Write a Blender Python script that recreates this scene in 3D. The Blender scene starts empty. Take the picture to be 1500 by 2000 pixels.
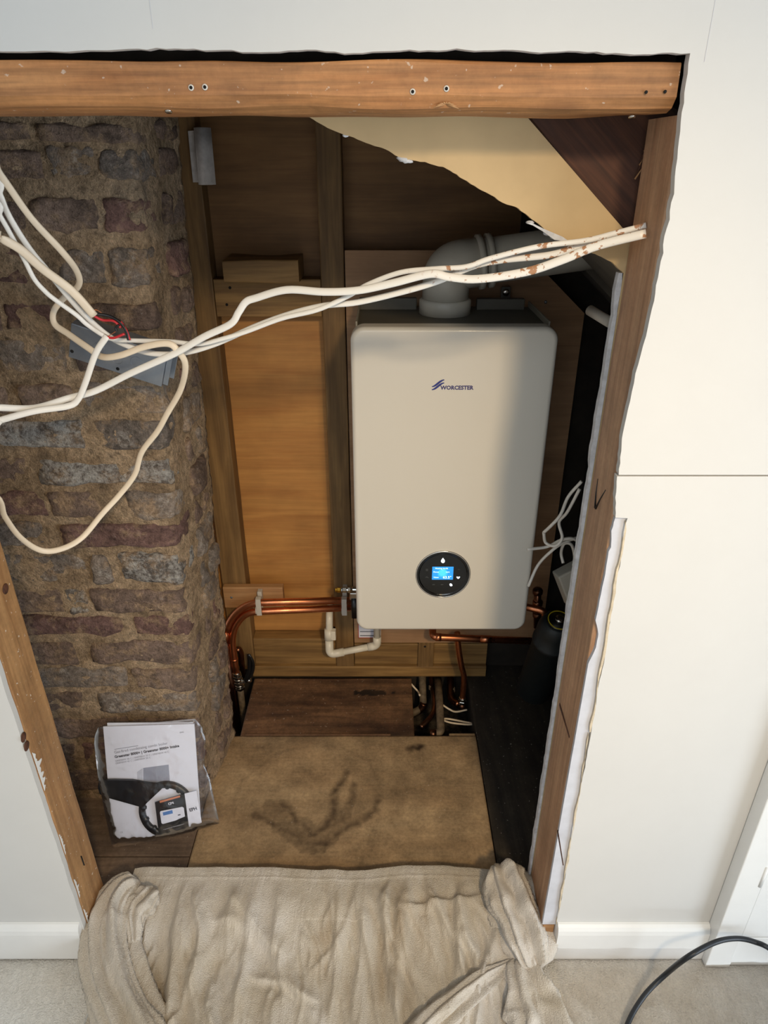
import bpy, bmesh, math, random
import numpy as np
from mathutils import Vector, Matrix, noise as mnoise
from mathutils.geometry import tessellate_polygon

# ------------------------------------------------------------------ camera, world, lights, exposure
scene = bpy.context.scene
C = scene.collection
H, FPX, TH = 1.565, 1330.0, math.radians(27.4)
cam_d = bpy.data.cameras.new('camera'); cam = bpy.data.objects.new('camera', cam_d); C.objects.link(cam)
cam_d.sensor_fit = 'HORIZONTAL'; cam_d.sensor_width = 36.0; cam_d.lens = 36.0 * FPX / 1500.0
cam_d.clip_start = 0.02
cam.location = (0, 0, H); cam.rotation_euler = (math.radians(90) - TH, 0, 0)
scene.camera = cam
world = bpy.data.worlds.new('world'); scene.world = world; world.use_nodes = True
bg = world.node_tree.nodes['Background']; bg.inputs[0].default_value = (0.90, 0.95, 1.0, 1); bg.inputs[1].default_value = 0.66
def light(name, kind, loc, energy, col, **kw):
    d = bpy.data.lights.new(name, kind); d.energy = energy; d.color = col
    o = bpy.data.objects.new(name, d); C.objects.link(o); o.location = loc
    for k, v in kw.items(): setattr(d, k, v)
    return o
lamp = light('ceiling_spotlight', 'SPOT', (0.60, -1.15, 2.46), 146.0, (1.0, 0.76, 0.46), shadow_soft_size=0.12, spot_size=math.radians(46), spot_blend=1.0)
lamp.rotation_euler = (Vector((-0.03, 1.45, 0.40)) - Vector(lamp.location)).to_track_quat('-Z', 'Y').to_euler()
win = light('skylight_daylight', 'AREA', (-0.45, -1.5, 2.68), 27.0, (0.78, 0.89, 1.0), shape='RECTANGLE', size=1.5, size_y=1.2)
win.rotation_euler = (math.radians(12), 0, 0)
side = light('side_window_daylight', 'AREA', (2.25, -0.75, 0.75), 27.0, (0.76, 0.88, 1.0), shape='RECTANGLE', size=1.2, size_y=1.2)
side.rotation_euler = (Vector((-0.3, 0.9, 0.5)) - Vector(side.location)).to_track_quat('-Z', 'Y').to_euler()
vs = scene.view_settings
vs.view_transform = 'Standard'; vs.look = 'None'; vs.gamma = 1.0; vs.exposure = 0.35; vs.use_curve_mapping = False

# ------------------------------------------------------------------ helpers
CT, ST = math.cos(TH), math.sin(TH)
def P(px, py, Y=None, Z=None, X=None):
    u, v = (px - 750) / FPX, (1000 - py) / FPX
    d = (u, CT + v * ST, -ST + v * CT)
    if Y is not None: t = Y / d[1]
    elif Z is not None: t = (Z - H) / d[2]
    else: t = X / d[0]
    return Vector((d[0] * t, d[1] * t, H + d[2] * t))
def pxy(x, y, z):
    zc = y * CT + (H - z) * ST; v = (y * ST + (z - H) * CT)
    return 750 + FPX * x / zc, 1000 - FPX * v / zc
def S(r, g, b):
    f = lambda c: (c / 255 / 12.92) if c / 255 <= 0.04045 else ((c / 255 + 0.055) / 1.055) ** 2.4
    return (f(r), f(g), f(b), 1.0)
ORG = {}
def reg(o, org): ORG[o.name] = Vector(org); return o
def tag(o, label=None, cat=None, group=None, kind=None):
    if label: o['label'] = label
    if cat: o['category'] = cat
    if group: o['group'] = group
    if kind: o['kind'] = kind
    return o
def thing(name, loc, label, cat=None, group=None, kind=None):
    o = bpy.data.objects.new(name, None); C.objects.link(o); o.location = loc; o.empty_display_size = 0.02
    reg(o, loc); return tag(o, label, cat, group, kind)
def mobj(name, verts, faces, mat, parent=None, smooth=True, label=None, cat=None, group=None, kind=None, attr=None):
    V = [Vector(v) for v in verts]
    if parent is not None: org = ORG[parent.name]
    else:
        zs = min(v.z for v in V)
        org = Vector((sum(v.x for v in V) / len(V), sum(v.y for v in V) / len(V), zs))
    me = bpy.data.meshes.new(name)
    me.from_pydata([tuple(v - org) for v in V], [], faces); me.validate()
    me.materials.append(mat)
    if smooth: me.polygons.foreach_set('use_smooth', [True] * len(me.polygons))
    if attr is not None:
        a = me.color_attributes.new('stain', 'FLOAT_COLOR', 'POINT')
        a.data.foreach_set('color', np.repeat(np.array(attr, dtype=np.float32)[:, None], 4, 1).ravel())
    o = bpy.data.objects.new(name, me); C.objects.link(o)
    if parent is not None: o.parent = parent
    else: o.location = org
    reg(o, org); return tag(o, label, cat, group, kind)
def bobj(name, bm, mat, parent=None, smooth=False, **kw):
    bm.verts.index_update()
    vs_ = [v.co.copy() for v in bm.verts]; fs = [[v.index for v in f.verts] for f in bm.faces]; bm.free()
    return mobj(name, vs_, fs, mat, parent, smooth, **kw)
def box_bm(x0, x1, y0, y1, z0, z1, bev=0.0, seg=2, bm=None):
    b = bmesh.new()
    bmesh.ops.create_cube(b, size=1.0)
    for v in b.verts: v.co = Vector(((x0 + x1) / 2 + v.co.x * (x1 - x0), (y0 + y1) / 2 + v.co.y * (y1 - y0), (z0 + z1) / 2 + v.co.z * (z1 - z0)))
    if bev: bmesh.ops.bevel(b, geom=list(b.edges), offset=bev, segments=seg, affect='EDGES', profile=0.5)
    if bm is None: return b
    me = bpy.data.meshes.new('t'); b.to_mesh(me); b.free(); bm.from_mesh(me); bpy.data.meshes.remove(me); return bm
def box(name, x0, x1, y0, y1, z0, z1, mat, parent=None, bev=0.002, **kw):
    return bobj(name, box_bm(x0, x1, y0, y1, z0, z1, bev), mat, parent, **kw)
def nz(x, y, z=0.0): return mnoise.noise(Vector((x, y, z)))
def timber(name, axis, a0, a1, b0, b1, c0, c1, mat, parent=None, wob=0.0012, wane=None, seed=0, step=0.04, **kw):
    """a sawn length of wood: section (b,c) with eased corners swept along axis, slightly uneven. b, c are the two remaining axes in x,y,z order"""
    r = 0.003
    w = wane or {}
    sec = []
    corners = [(b0, c0, 1, 1, 'll'), (b1, c0, -1, 1, 'hl'), (b1, c1, -1, -1, 'hh'), (b0, c1, 1, -1, 'lh')]
    for i, (b, c, sb, sc, k) in enumerate(corners):
        rb, rc = w.get(k, (r, r))
        p1, p2 = (b, c + sc * rc), (b + sb * rb, c)
        mid = (b + sb * rb * 0.29, c + sc * rc * 0.29)
        sec += [p1, mid, p2] if i in (0, 2) else [p2, mid, p1]
    n = max(2, int(abs(a1 - a0) / step)); m = len(sec)
    V, F = [], []
    for i in range(n + 1):
        a = a0 + (a1 - a0) * i / n
        for j, (b, c) in enumerate(sec):
            db = wob * nz(a * 9 + seed, b * 40, c * 40 + 3.1); dc = wob * nz(a * 9 + seed + 17, b * 40 + 5, c * 40)
            if wane and j in (0, 1, 2, 3, 4, 5): db *= 1; dc *= 1
            p = {'X': (a, b + db, c + dc), 'Y': (b + db, a, c + dc), 'Z': (b + db, c + dc, a)}[axis]
            V.append(p)
    for i in range(n):
        for j in range(m):
            k = (j + 1) % m
            F.append((i * m + j, i * m + k, (i + 1) * m + k, (i + 1) * m + j))
    F.append(tuple(range(m))[::-1]); F.append(tuple(range(n * m, n * m + m)))
    bm = bmesh.new()
    bv = [bm.verts.new(v) for v in V]
    for f in F: bm.faces.new([bv[i] for i in f])
    bmesh.ops.recalc_face_normals(bm, faces=bm.faces)
    return bobj(name, bm, mat, parent, **kw)
def rag(p0, p1, n, amp, seed=0.0, fine=0.5):
    """points from p0 to p1 (p1 left out) in 2D, torn unevenly"""
    out = []
    d = Vector((p1[0] - p0[0], p1[1] - p0[1])); nn = Vector((-d.y, d.x)).normalized() if d.length else Vector((0, 0))
    for i in range(n):
        t = i / n
        e = amp * (nz(t * n * 0.23 + seed, 1.7) + fine * nz(t * n * 0.9 + seed, 9.2)) if i else 0
        out.append((p0[0] + d.x * t + nn.x * e, p0[1] + d.y * t + nn.y * e))
    return out
def slab(name, poly, y0, y1, mat, parent=None, plane='XZ', **kw):
    bm = bmesh.new()
    mk = (lambda a, b, c: (a, c, b)) if plane == 'XZ' else (lambda a, b, c: (a, b, c))
    f0 = [bm.verts.new(mk(a, b, y0)) for a, b in poly]; f1 = [bm.verts.new(mk(a, b, y1)) for a, b in poly]
    n = len(poly)
    tri = tessellate_polygon([[Vector((a, b, 0)) for a, b in poly]])
    for t in tri:
        if len(set(t)) == 3:
            bm.faces.new([f0[i] for i in t]); bm.faces.new([f1[i] for i in reversed(t)])
    for i in range(n): bm.faces.new((f0[i], f0[(i + 1) % n], f1[(i + 1) % n], f1[i]))
    bmesh.ops.recalc_face_normals(bm, faces=bm.faces)
    A_ = abs(sum(poly[i][0] * poly[(i + 1) % n][1] - poly[(i + 1) % n][0] * poly[i][1] for i in range(n))) / 2
    B_ = sum(abs((poly[t[1]][0] - poly[t[0]][0]) * (poly[t[2]][1] - poly[t[0]][1]) - (poly[t[2]][0] - poly[t[0]][0]) * (poly[t[1]][1] - poly[t[0]][1])) / 2 for t in tri)
    if abs(A_ - B_) > 0.01 * A_: print('SLABAREA', name, A_, B_)
    return bobj(name, bm, mat, parent, **kw)
def catmull(pts, sub=8):
    pts = [Vector(p) for p in pts]
    q = [2 * pts[0] - pts[1]] + pts + [2 * pts[-1] - pts[-2]]
    out = []
    for i in range(1, len(q) - 2):
        a, b, c, d = q[i - 1:i + 3]
        for k in range(sub):
            t = k / sub
            out.append(0.5 * ((2 * b) + (c - a) * t + (2 * a - 5 * b + 4 * c - d) * t * t + (3 * b - a - 3 * c + d) * t ** 3))
    out.append(pts[-1]); return out
def fillet(pts, r, sub=7):
    pts = [Vector(p) for p in pts]
    out = [pts[0]]
    for i in range(1, len(pts) - 1):
        a, b, c = pts[i - 1:i + 2]
        d1, d2 = (a - b), (c - b)
        rr = min(r, d1.length * 0.49, d2.length * 0.49)
        p, q = b + d1.normalized() * rr, b + d2.normalized() * rr
        for k in range(sub + 1):
            t = k / sub
            out.append((1 - t) ** 2 * p + 2 * t * (1 - t) * b + t * t * q)
    out.append(pts[-1]); return out
def sweep(path, rw, rh=None, seg=12, wide=None, caps=True, twist=0.0, prof=None):
    """tube along path; rw, rh numbers or functions of 0..1; wide = vector the rw axis should lie across"""
    path = [Vector(p) for p in path]
    n = len(path); V, F = [], []
    rw_ = rw if callable(rw) else (lambda t: rw)
    rh_ = rw_ if rh is None else (rh if callable(rh) else (lambda t: rh))
    prev = None
    for i, p in enumerate(path):
        t = (path[min(i + 1, n - 1)] - path[max(i - 1, 0)]).normalized()
        if wide is not None:
            s = t.cross(Vector(wide))
            if s.length < 0.15 and prev is not None: s = prev - t * prev.dot(t)
            elif prev is not None and s.dot(prev) < 0: s = -s
        elif prev is None:
            s = t.cross(Vector((0, 0, 1)))
            if s.length < 0.1: s = t.cross(Vector((0, 1, 0)))
        else: s = prev - t * prev.dot(t)
        s.normalize()
        if prev is not None and wide is not None: s = (s * 0.4 + (prev - t * prev.dot(t)).normalized() * 0.6).normalized()
        prev = s; u = t.cross(s)
        f = i / (n - 1)
        for j in range(seg):
            a = 2 * math.pi * j / seg + twist * f
            k = prof(f, a) if prof else 1.0
            V.append(p + s * math.cos(a) * rw_(f) * k + u * math.sin(a) * rh_(f) * k)
    for i in range(n - 1):
        for j in range(seg):
            k = (j + 1) % seg
            F.append((i * seg + j, i * seg + k, (i + 1) * seg + k, (i + 1) * seg + j))
    if caps:
        F.append(tuple(range(seg))[::-1]); F.append(tuple(range((n - 1) * seg, n * seg)))
    return V, F
def tube(name, path, r, mat, parent=None, seg=12, rh=None, wide=None, **kw):
    extra = {k: kw.pop(k) for k in ('twist', 'prof', 'caps') if k in kw}
    V, F = sweep(path, r, rh, seg, wide, **extra)
    return mobj(name, V, F, mat, parent, True, **kw)
def lathe(name, prof, org, axis, mat, parent=None, seg=28, smooth=True, ring=False, **kw):
    """prof = [(radius, height)] turned about axis through org"""
    ax = Vector(axis).normalized(); s = ax.orthogonal().normalized(); u = ax.cross(s); org = Vector(org)
    V, F = [], []
    for r, h in prof:
        for j in range(seg):
            a = 2 * math.pi * j / seg
            V.append(org + ax * h + (s * math.cos(a) + u * math.sin(a)) * max(r, 1e-5))
    m = len(prof)
    for i in range(m - 1):
        for j in range(seg):
            k = (j + 1) % seg
            F.append((i * seg + j, i * seg + k, (i + 1) * seg + k, (i + 1) * seg + j))
    if ring:
        for j in range(seg):
            k = (j + 1) % seg; F.append(((m - 1) * seg + j, (m - 1) * seg + k, k, j))
    else:
        F.append(tuple(range(seg))[::-1]); F.append(tuple(range((m - 1) * seg, m * seg)))
    return mobj(name, V, F, mat, parent, smooth, **kw)
def autosmooth(o, deg=35):
    me = o.data; bm = bmesh.new(); bm.from_mesh(me)
    for e in bm.edges:
        e.smooth = not (len(e.link_faces) == 2 and e.calc_face_angle(0) > math.radians(deg))
    for f in bm.faces: f.smooth = True
    bm.to_mesh(me); bm.free(); return o
def text(name, body, org, xdir, ydir, size, mat, parent, align='LEFT', lift=0.0004, bold=0.0, **kw):
    cu = bpy.data.curves.new('tmp', 'FONT'); cu.body = body; cu.size = size; cu.align_x = align; cu.align_y = 'CENTER'
    cu.offset = bold; cu.resolution_u = 2
    to = bpy.data.objects.new('tmp', cu); C.objects.link(to)
    bpy.context.view_layer.update()
    me = bpy.data.meshes.new_from_object(to.evaluated_get(bpy.context.evaluated_depsgraph_get()))
    x, y = Vector(xdir).normalized(), Vector(ydir); y = (y - x * y.dot(x)).normalized(); n = x.cross(y)
    V = [Vector(org) + x * v.co.x + y * v.co.y + n * lift for v in me.vertices]
    F = [tuple(p.vertices) for p in me.polygons]
    bpy.data.objects.remove(to); bpy.data.curves.remove(cu); bpy.data.meshes.remove(me)
    return mobj(name, V, F, mat, parent, False, **kw)

# ------------------------------------------------------------------ materials
class NT:
    def __init__(s, name):
        s.m = bpy.data.materials.new(name); s.m.use_nodes = True; s.t = s.m.node_tree; s.n = s.t.nodes
        s.b = s.n['Principled BSDF']; s.out = s.n['Material Output']
        s.tc = s.n.new('ShaderNodeTexCoord')
    def link(s, a, b): s.t.links.new(a, b)
    def mapping(s, scale=(1, 1, 1), loc=(0, 0, 0), src='Object'):
        m = s.n.new('ShaderNodeMapping'); m.inputs['Scale'].default_value = scale; m.inputs['Location'].default_value = loc
        s.link(getattr(s, 'src', None) or s.tc.outputs[src], m.inputs[0]); return m.outputs[0]
    def noise(s, vec, scale, detail=4, rough=0.6, dist=0.0):
        n = s.n.new('ShaderNodeTexNoise'); n.inputs['Scale'].default_value = scale; n.inputs['Detail'].default_value = detail
        n.inputs['Roughness'].default_value = rough; n.inputs['Distortion'].default_value = dist
        s.link(vec, n.inputs['Vector']); return n.outputs['Fac']
    def voro(s, vec, scale, feat='F1'):
        n = s.n.new('ShaderNodeTexVoronoi'); n.inputs['Scale'].default_value = scale; n.feature = feat
        s.link(vec, n.inputs['Vector']); return n.outputs['Distance']
    def ramp(s, fac, stops):
        r = s.n.new('ShaderNodeValToRGB'); e = r.color_ramp.elements
        while len(e) < len(stops): e.new(0.5)
        for i, (p, c) in enumerate(stops):
            e[i].position = p; e[i].color = c if hasattr(c, '__len__') else (c, c, c, 1)
        s.link(fac, r.inputs[0]); return r.outputs[0]
    def mix(s, fac, a, b, mode='MIX'):
        m = s.n.new('ShaderNodeMix'); m.data_type = 'RGBA'; m.blend_type = mode
        for v, i in ((fac, 0), (a, 6), (b, 7)):
            if hasattr(v, 'is_linked') or hasattr(v, 'links'): s.link(v, m.inputs[i])
            else: m.inputs[i].default_value = v
        return m.outputs[2]
    def math(s, op, a, b=0.0):
        m = s.n.new('ShaderNodeMath'); m.operation = op
        for v, i in ((a, 0), (b, 1)):
            if hasattr(v, 'links'): s.link(v, m.inputs[i])
            else: m.inputs[i].default_value = v
        return m.outputs[0]
    def bump(s, h, strength=0.3, dist=0.002):
        b = s.n.new('ShaderNodeBump'); b.inputs['Strength'].default_value = strength; b.inputs['Distance'].default_value = dist
        s.link(h, b.inputs['Height']); s.link(b.outputs[0], s.b.inputs['Normal'])
    def color(s, c):
        if hasattr(c, 'links'): s.link(c, s.b.inputs['Base Color'])
        else: s.b.inputs['Base Color'].default_value = c
    def fin(s, rough=0.6, metal=0.0, spec=None):
        s.b.inputs['Roughness'].default_value = rough; s.b.inputs['Metallic'].default_value = metal
        if spec is not None: s.b.inputs['Specular IOR Level'].default_value = spec
        return s.m
def plain(name, c, rough=0.5, metal=0.0, spec=None, var=0.06, vs_=30, bump=0.0, bdist=0.001, coat=0.0, bscale=None):
    t = NT(name); v = t.mapping()
    f = t.noise(v, vs_, 4)
    lo = tuple(max(0, x * (1 - var * 2)) for x in c[:3]) + (1,); hi = tuple(min(1, x * (1 + var)) for x in c[:3]) + (1,)
    t.color(t.ramp(f, [(0.3, lo), (0.7, hi)]))
    if bump: t.bump(t.noise(v, bscale or vs_ * 4, 5), bump, bdist)
    if coat: t.b.inputs['Coat Weight'].default_value = coat; t.b.inputs['Coat Roughness'].default_value = 0.12
    return t.fin(rough, metal, spec)
def wood(name, light_c, dark_c, axis='X', rough=0.65, knots=0.0, fleck=0.0, grain=1.0, stain=None, fine=0.35, bump=0.25, rot=None, mottle=0.0):
    t = NT(name)
    if rot:
        rm = t.n.new('ShaderNodeMapping'); rm.inputs['Rotation'].default_value = rot; t.link(t.tc.outputs['Object'], rm.inputs[0]); t.src = rm.outputs[0]
    i = 'XYZ'.index(axis)
    sc = [13.0 * grain] * 3; sc[i] = 0.9
    f1 = t.noise(t.mapping(tuple(sc)), 3.2, 5, 0.55, 0.7)
    sc2 = [170.0] * 3; sc2[i] = 5.0
    f2 = t.noise(t.mapping(tuple(sc2)), 1.0, 3, 0.6)
    col = t.ramp(f1, [(0.3, dark_c), (0.5, tuple((a + b) / 2 for a, b in zip(light_c, dark_c))), (0.68, light_c)])
    col = t.mix(fine, col, t.ramp(f2, [(0.3, 0.35), (0.62, 1.0)]), 'MULTIPLY')
    if knots:
        sk = [1.7] * 3; sk[i] = 0.75
        d = t.voro(t.mapping(tuple(sk), (3.3, 1.2, 0.4)), 3.2)
        k = t.ramp(d, [(0.0, 1.0), (0.055, 0.85), (0.10, 0.0)])
        col = t.mix(t.math('MULTIPLY', k, knots), col, (dark_c[0] * 0.28, dark_c[1] * 0.24, dark_c[2] * 0.22, 1))
    if mottle:
        mo = t.noise(t.mapping(), 11.0, 8, 0.75)
        col = t.mix(mottle, col, t.ramp(mo, [(0.34, 0.30), (0.5, 0.85), (0.64, 1.25)]), 'MULTIPLY')
        mf = t.noise(t.mapping(), 120.0, 4, 0.7)
        col = t.mix(mottle * 0.7, col, t.ramp(mf, [(0.3, 0.4), (0.55, 1.0), (0.7, 1.2)]), 'MULTIPLY')
    big = t.noise(t.mapping(), 5.0, 4, 0.6)
    col = t.mix(0.5, col, t.ramp(big, [(0.32, 0.55), (0.6, 1.0)]), 'MULTIPLY')
    if stain is not None:
        at = t.n.new('ShaderNodeAttribute'); at.attribute_name = 'stain'
        col = t.mix(at.outputs['Fac'], col, stain)
    if fleck:
        fl = t.noise(t.mapping((60, 60, 60)), 2.2, 2, 0.5)
        col = t.mix(t.math('MULTIPLY', t.ramp(fl, [(0.70, 0.0), (0.74, 1.0)]), fleck), col, S(225, 215, 200))
    t.color(col); t.bump(f2, bump, 0.0012)
    return t.fin(rough)

M = {}
M['wall'] = plain('wall_paint', S(207, 205, 201), 0.62, var=0.012, vs_=5, bump=0.12, bdist=0.0008, bscale=70)
M['ceiling'] = plain('ceiling_paint', S(226, 224, 218), 0.8, var=0.01)
M['gloss'] = plain('white_gloss_paint', S(232, 231, 228), 0.28, var=0.015, vs_=12)
M['gypsum'] = plain('cut_gypsum', S(206, 206, 208), 0.9, var=0.12, vs_=60, bump=0.6, bdist=0.002)
M['greypaper'] = plain('grey_plaster_strip', S(200, 201, 208), 0.75, var=0.05, vs_=25, bump=0.25)
M['tornpaper'] = plain('torn_buff_paper', S(206, 190, 164), 0.9, var=0.12, vs_=70, bump=0.6)
M['cream'] = plain('cream_plasterboard', S(196, 168, 124), 0.75, var=0.05, vs_=9, bump=0.1)
M['beam'] = wood('beam_orange_pine', S(200, 142, 88), S(166, 108, 60), 'X', 0.6, knots=0.5, fleck=0.4, fine=0.6, bump=0.5, mottle=0.25)
M['studL'] = wood('stud_honey_pine', S(196, 150, 100), S(162, 116, 72), 'Z', 0.62, knots=0.9, fleck=0.7, mottle=0.3)
M['studR'] = wood('stud_brown_pine', S(212, 170, 134), S(182, 138, 106), 'Z', 0.65, knots=0.8, mottle=0.25)
M['backX'] = wood('back_pine_horizontal', S(168, 130, 76), S(112, 80, 42), 'X', 0.65, knots=0.8)
M['backZ'] = wood('back_pine_upright', S(150, 116, 70), S(104, 76, 42), 'Z', 0.65, knots=0.8)
M['ply'] = wood('orange_plywood', S(204, 148, 80), S(180, 122, 62), 'X', 0.6, grain=0.6, fine=0.22, bump=0.08)
M['plyupper'] = wood('brown_plywood', S(150, 110, 66), S(122, 86, 48), 'X', 0.65, grain=0.6, fine=0.22, bump=0.08)  # darker brown plywood for the upper panels
M['paleply'] = wood('pale_plywood', S(186, 146, 108), S(158, 120, 86), 'X', 0.65, grain=0.6, fine=0.2, bump=0.08)
M['palepine'] = wood('pale_planed_pine', S(200, 156, 108), S(172, 124, 80), 'X', 0.6, knots=0.4, fine=0.25)
M['rafter'] = wood('old_brown_rafter', S(108, 66, 44), S(62, 36, 24), 'X', 0.7, grain=1.3, fine=0.6, rot=(0, math.radians(-42), 0))
M['sheet'] = wood('worn_floor_sheet', S(192, 164, 126), S(168, 138, 102), 'X', 0.75, grain=0.25, stain=S(50, 34, 20), fleck=0.25, fine=0.18, mottle=0.6)
M['oldboard'] = wood('old_brown_floorboard', S(146, 108, 76), S(84, 56, 38), 'X', 0.72, grain=0.5, stain=S(26, 17, 11), fleck=0.3, fine=0.35, mottle=0.7)
M['greyboard'] = wood('grey_brown_floorboard', S(140, 118, 98), S(104, 84, 70), 'X', 0.75, grain=0.6, fleck=0.3, mottle=0.5)
M['blackboard'] = wood('black_stained_board', S(66, 58, 48), S(34, 29, 24), 'Y', 0.7, grain=0.5, fleck=0.35, mottle=0.6)
M['dark'] = plain('dark_timber_and_shade', S(46, 38, 30), 0.9, var=0.3, vs_=12, bump=0.4)  # near-black brown for void timber; also stands in for shade
M['slope'] = plain('dusty_grey_lining', S(104, 96, 84), 0.9, var=0.12, vs_=12, bump=0.2)
M['rubble'] = plain('rubble_dust', S(74, 62, 48), 0.95, var=0.5, vs_=40, bump=0.8, bdist=0.006)
def mortar_mat():
    t = NT('sandy_mortar'); v = t.mapping()
    a = t.noise(v, 9, 6, 0.65); b = t.noise(v, 70, 6, 0.75); c = t.noise(v, 260, 3, 0.7)
    col = t.ramp(a, [(0.28, S(138, 118, 96)), (0.42, S(192, 162, 128)), (0.56, S(226, 194, 158)), (0.74, S(174, 154, 132))])
    col = t.mix(0.8, col, t.ramp(b, [(0.30, 0.22), (0.48, 0.8), (0.62, 1.15)]), 'MULTIPLY')
    col = t.mix(0.5, col, t.ramp(c, [(0.3, 0.4), (0.6, 1.1)]), 'MULTIPLY')
    t.color(col); t.bump(t.math('ADD', t.math('MULTIPLY', b, 1.2), t.math('ADD', a, t.math('MULTIPLY', c, 0.3))), 1.0, 0.022); return t.fin(0.95, spec=0.2)
M['mortar'] = mortar_mat()
def brick_mat(name, lime, tone):
    t = NT(name); v = t.mapping()
    oi = t.n.new('ShaderNodeObjectInfo')
    off = t.n.new('ShaderNodeVectorMath'); off.operation = 'ADD'; t.link(v, off.inputs[0])
    sc = t.n.new('ShaderNodeMath'); sc.operation = 'MULTIPLY'; sc.inputs[1].default_value = 31.0; t.link(oi.outputs['Random'], sc.inputs[0]); t.link(sc.outputs[0], off.inputs[1])
    w = off.outputs[0]
    a = t.noise(w, 12, 6, 0.7, 0.3); b = t.noise(w, 80, 6, 0.75); c = t.noise(w, 15, 7, 0.78, 0.2); g = t.noise(w, 280, 3, 0.7)
    d, l = tone
    base = t.mix(oi.outputs['Random'], d, l)
    col = t.mix(0.8, base, t.ramp(a, [(0.3, 0.35), (0.5, 0.85), (0.7, 1.3)]), 'MULTIPLY')
    e = t.noise(w, 21, 7, 0.72)
    col = t.mix(t.math('MULTIPLY', t.ramp(e, [(0.50, 0.0), (0.62, 1.0)]), 0.75), col, S(196, 164, 130))
    col = t.mix(0.75, col, t.ramp(b, [(0.30, 0.25), (0.48, 0.8), (0.62, 1.2)]), 'MULTIPLY')
    col = t.mix(0.45, col, t.ramp(g, [(0.3, 0.4), (0.6, 1.15)]), 'MULTIPLY')
    lm = t.ramp(t.math('ADD', t.math('MULTIPLY', c, 0.55), t.math('MULTIPLY', b, 0.45)), [(0.58 - 0.12 * lime, 0.0), (0.68 - 0.07 * lime, 1.0)])
    col = t.mix(t.math('MULTIPLY', lm, 0.4 + 0.4 * lime), col, S(222, 218, 210))
    t.color(col); t.bump(t.math('ADD', t.math('MULTIPLY', b, 1.2), t.math('ADD', a, t.math('MULTIPLY', g, 0.3))), 0.9, 0.018); return t.fin(0.92, spec=0.2)
M['brick'] = brick_mat('brick_dark', 0.0, (S(148, 124, 110), S(178, 152, 134)))
M['brickg'] = brick_mat('brick_grey', 0.35, (S(158, 144, 132), S(184, 166, 150)))
M['brickw'] = brick_mat('brick_limed', 1.0, (S(136, 126, 118), S(160, 146, 134)))
M['brickr'] = brick_mat('brick_purple', 0.0, (S(146, 114, 106), S(168, 130, 118)))
M['boiler'] = plain('boiler_white_enamel', S(220, 214, 202), 0.33, var=0.004, vs_=3, coat=0.5)
M['casing'] = plain('boiler_grey_casing', S(92, 88, 78), 0.55, var=0.04)
M['casing2'] = plain('boiler_dark_strip', S(150, 144, 130), 0.5, var=0.03)
M['black'] = plain('black_plastic', S(18, 18, 19), 0.35, var=0.05)
M['blackgloss'] = plain('black_gloss_glass', S(10, 10, 11), 0.12, var=0.02)
M['vessel'] = plain('dark_green_black_vessel', S(30, 36, 38), 0.5, var=0.1)
M['yellow'] = plain('yellow_print', S(214, 190, 40), 0.5)
M['blueink'] = plain('blue_badge_ink', S(48, 56, 140), 0.3)
M['badge'] = plain('metallic_badge', S(90, 84, 128), 0.25, metal=0.6)
M['ring'] = plain('chrome_ring', S(206, 204, 200), 0.18, metal=0.9)
M['chrome'] = plain('chrome_fitting', S(206, 202, 194), 0.2, metal=1.0, var=0.05)
M['brass'] = plain('brass_fitting', S(214, 170, 70), 0.25, metal=1.0)
M['galv'] = plain('galvanised_steel', S(150, 156, 164), 0.42, metal=0.75, var=0.12, vs_=14)
M['flue'] = plain('flue_grey_white', S(196, 190, 176), 0.4, var=0.03)
M['plastic'] = plain('white_waste_plastic', S(222, 214, 196), 0.35, var=0.03)
M['clip'] = plain('frosted_clip_plastic', S(196, 188, 176), 0.45, var=0.03)
M['trunk'] = plain('dusty_grey_plastic', S(196, 192, 190), 0.6, var=0.15, vs_=40)
M['cable'] = plain('cable_white', S(236, 230, 220), 0.38, var=0.03, vs_=20)
M['cablecream'] = plain('cable_cream', S(232, 214, 188), 0.4, var=0.04, vs_=20)
def dirty_cable():
    t = NT('cable_white_rust_spots'); v = t.mapping()
    f = t.noise(v, 75, 3, 0.6); g = t.noise(t.mapping((1.3, 1.3, 1.3)), 4.0, 2)
    k = t.math('MULTIPLY', t.ramp(f, [(0.585, 0.0), (0.62, 1.0)]), 0.9)
    sx = t.n.new('ShaderNodeSeparateXYZ'); t.link(t.mapping(), sx.inputs[0])
    k = t.math('MULTIPLY', k, t.ramp(sx.outputs[0], [(0.27, 0.0), (0.36, 1.0)]))
    t.color(t.mix(k, S(236, 231, 222), S(168, 112, 62))); return t.fin(0.4)
M['cablerust'] = dirty_cable()
M['red'] = plain('red_core', S(196, 44, 50), 0.4)
M['blackcore'] = plain('black_core', S(22, 22, 24), 0.4)
def copper_mat(name, bright, dull, lo, hi):
    t = NT(name); f = t.noise(t.mapping(), 16, 5, 0.65, 0.4)
    t.color(t.ramp(f, [(lo, dull), (hi, bright)])); t.link(t.ramp(f, [(0.3, 0.42), (0.7, 0.24)]), t.b.inputs['Roughness'])
    t.b.inputs['Metallic'].default_value = 1.0; return t.m
M['copper'] = copper_mat('copper_new', S(226, 148, 106), S(192, 116, 78), 0.3, 0.6)
M['copperold'] = copper_mat('copper_tarnished', S(158, 104, 76), S(88, 64, 50), 0.35, 0.72)
M['pipeold'] = plain('old_grey_pipe', S(112, 96, 76), 0.7, var=0.3, vs_=50, bump=0.4)
M['paper'] = plain('white_paper', S(226, 228, 238), 0.65, var=0.01)
M['paperedge'] = plain('paper_shade', S(206, 208, 218), 0.7, var=0.02)
M['ink'] = plain('grey_ink', S(70, 72, 84), 0.6)
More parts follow.
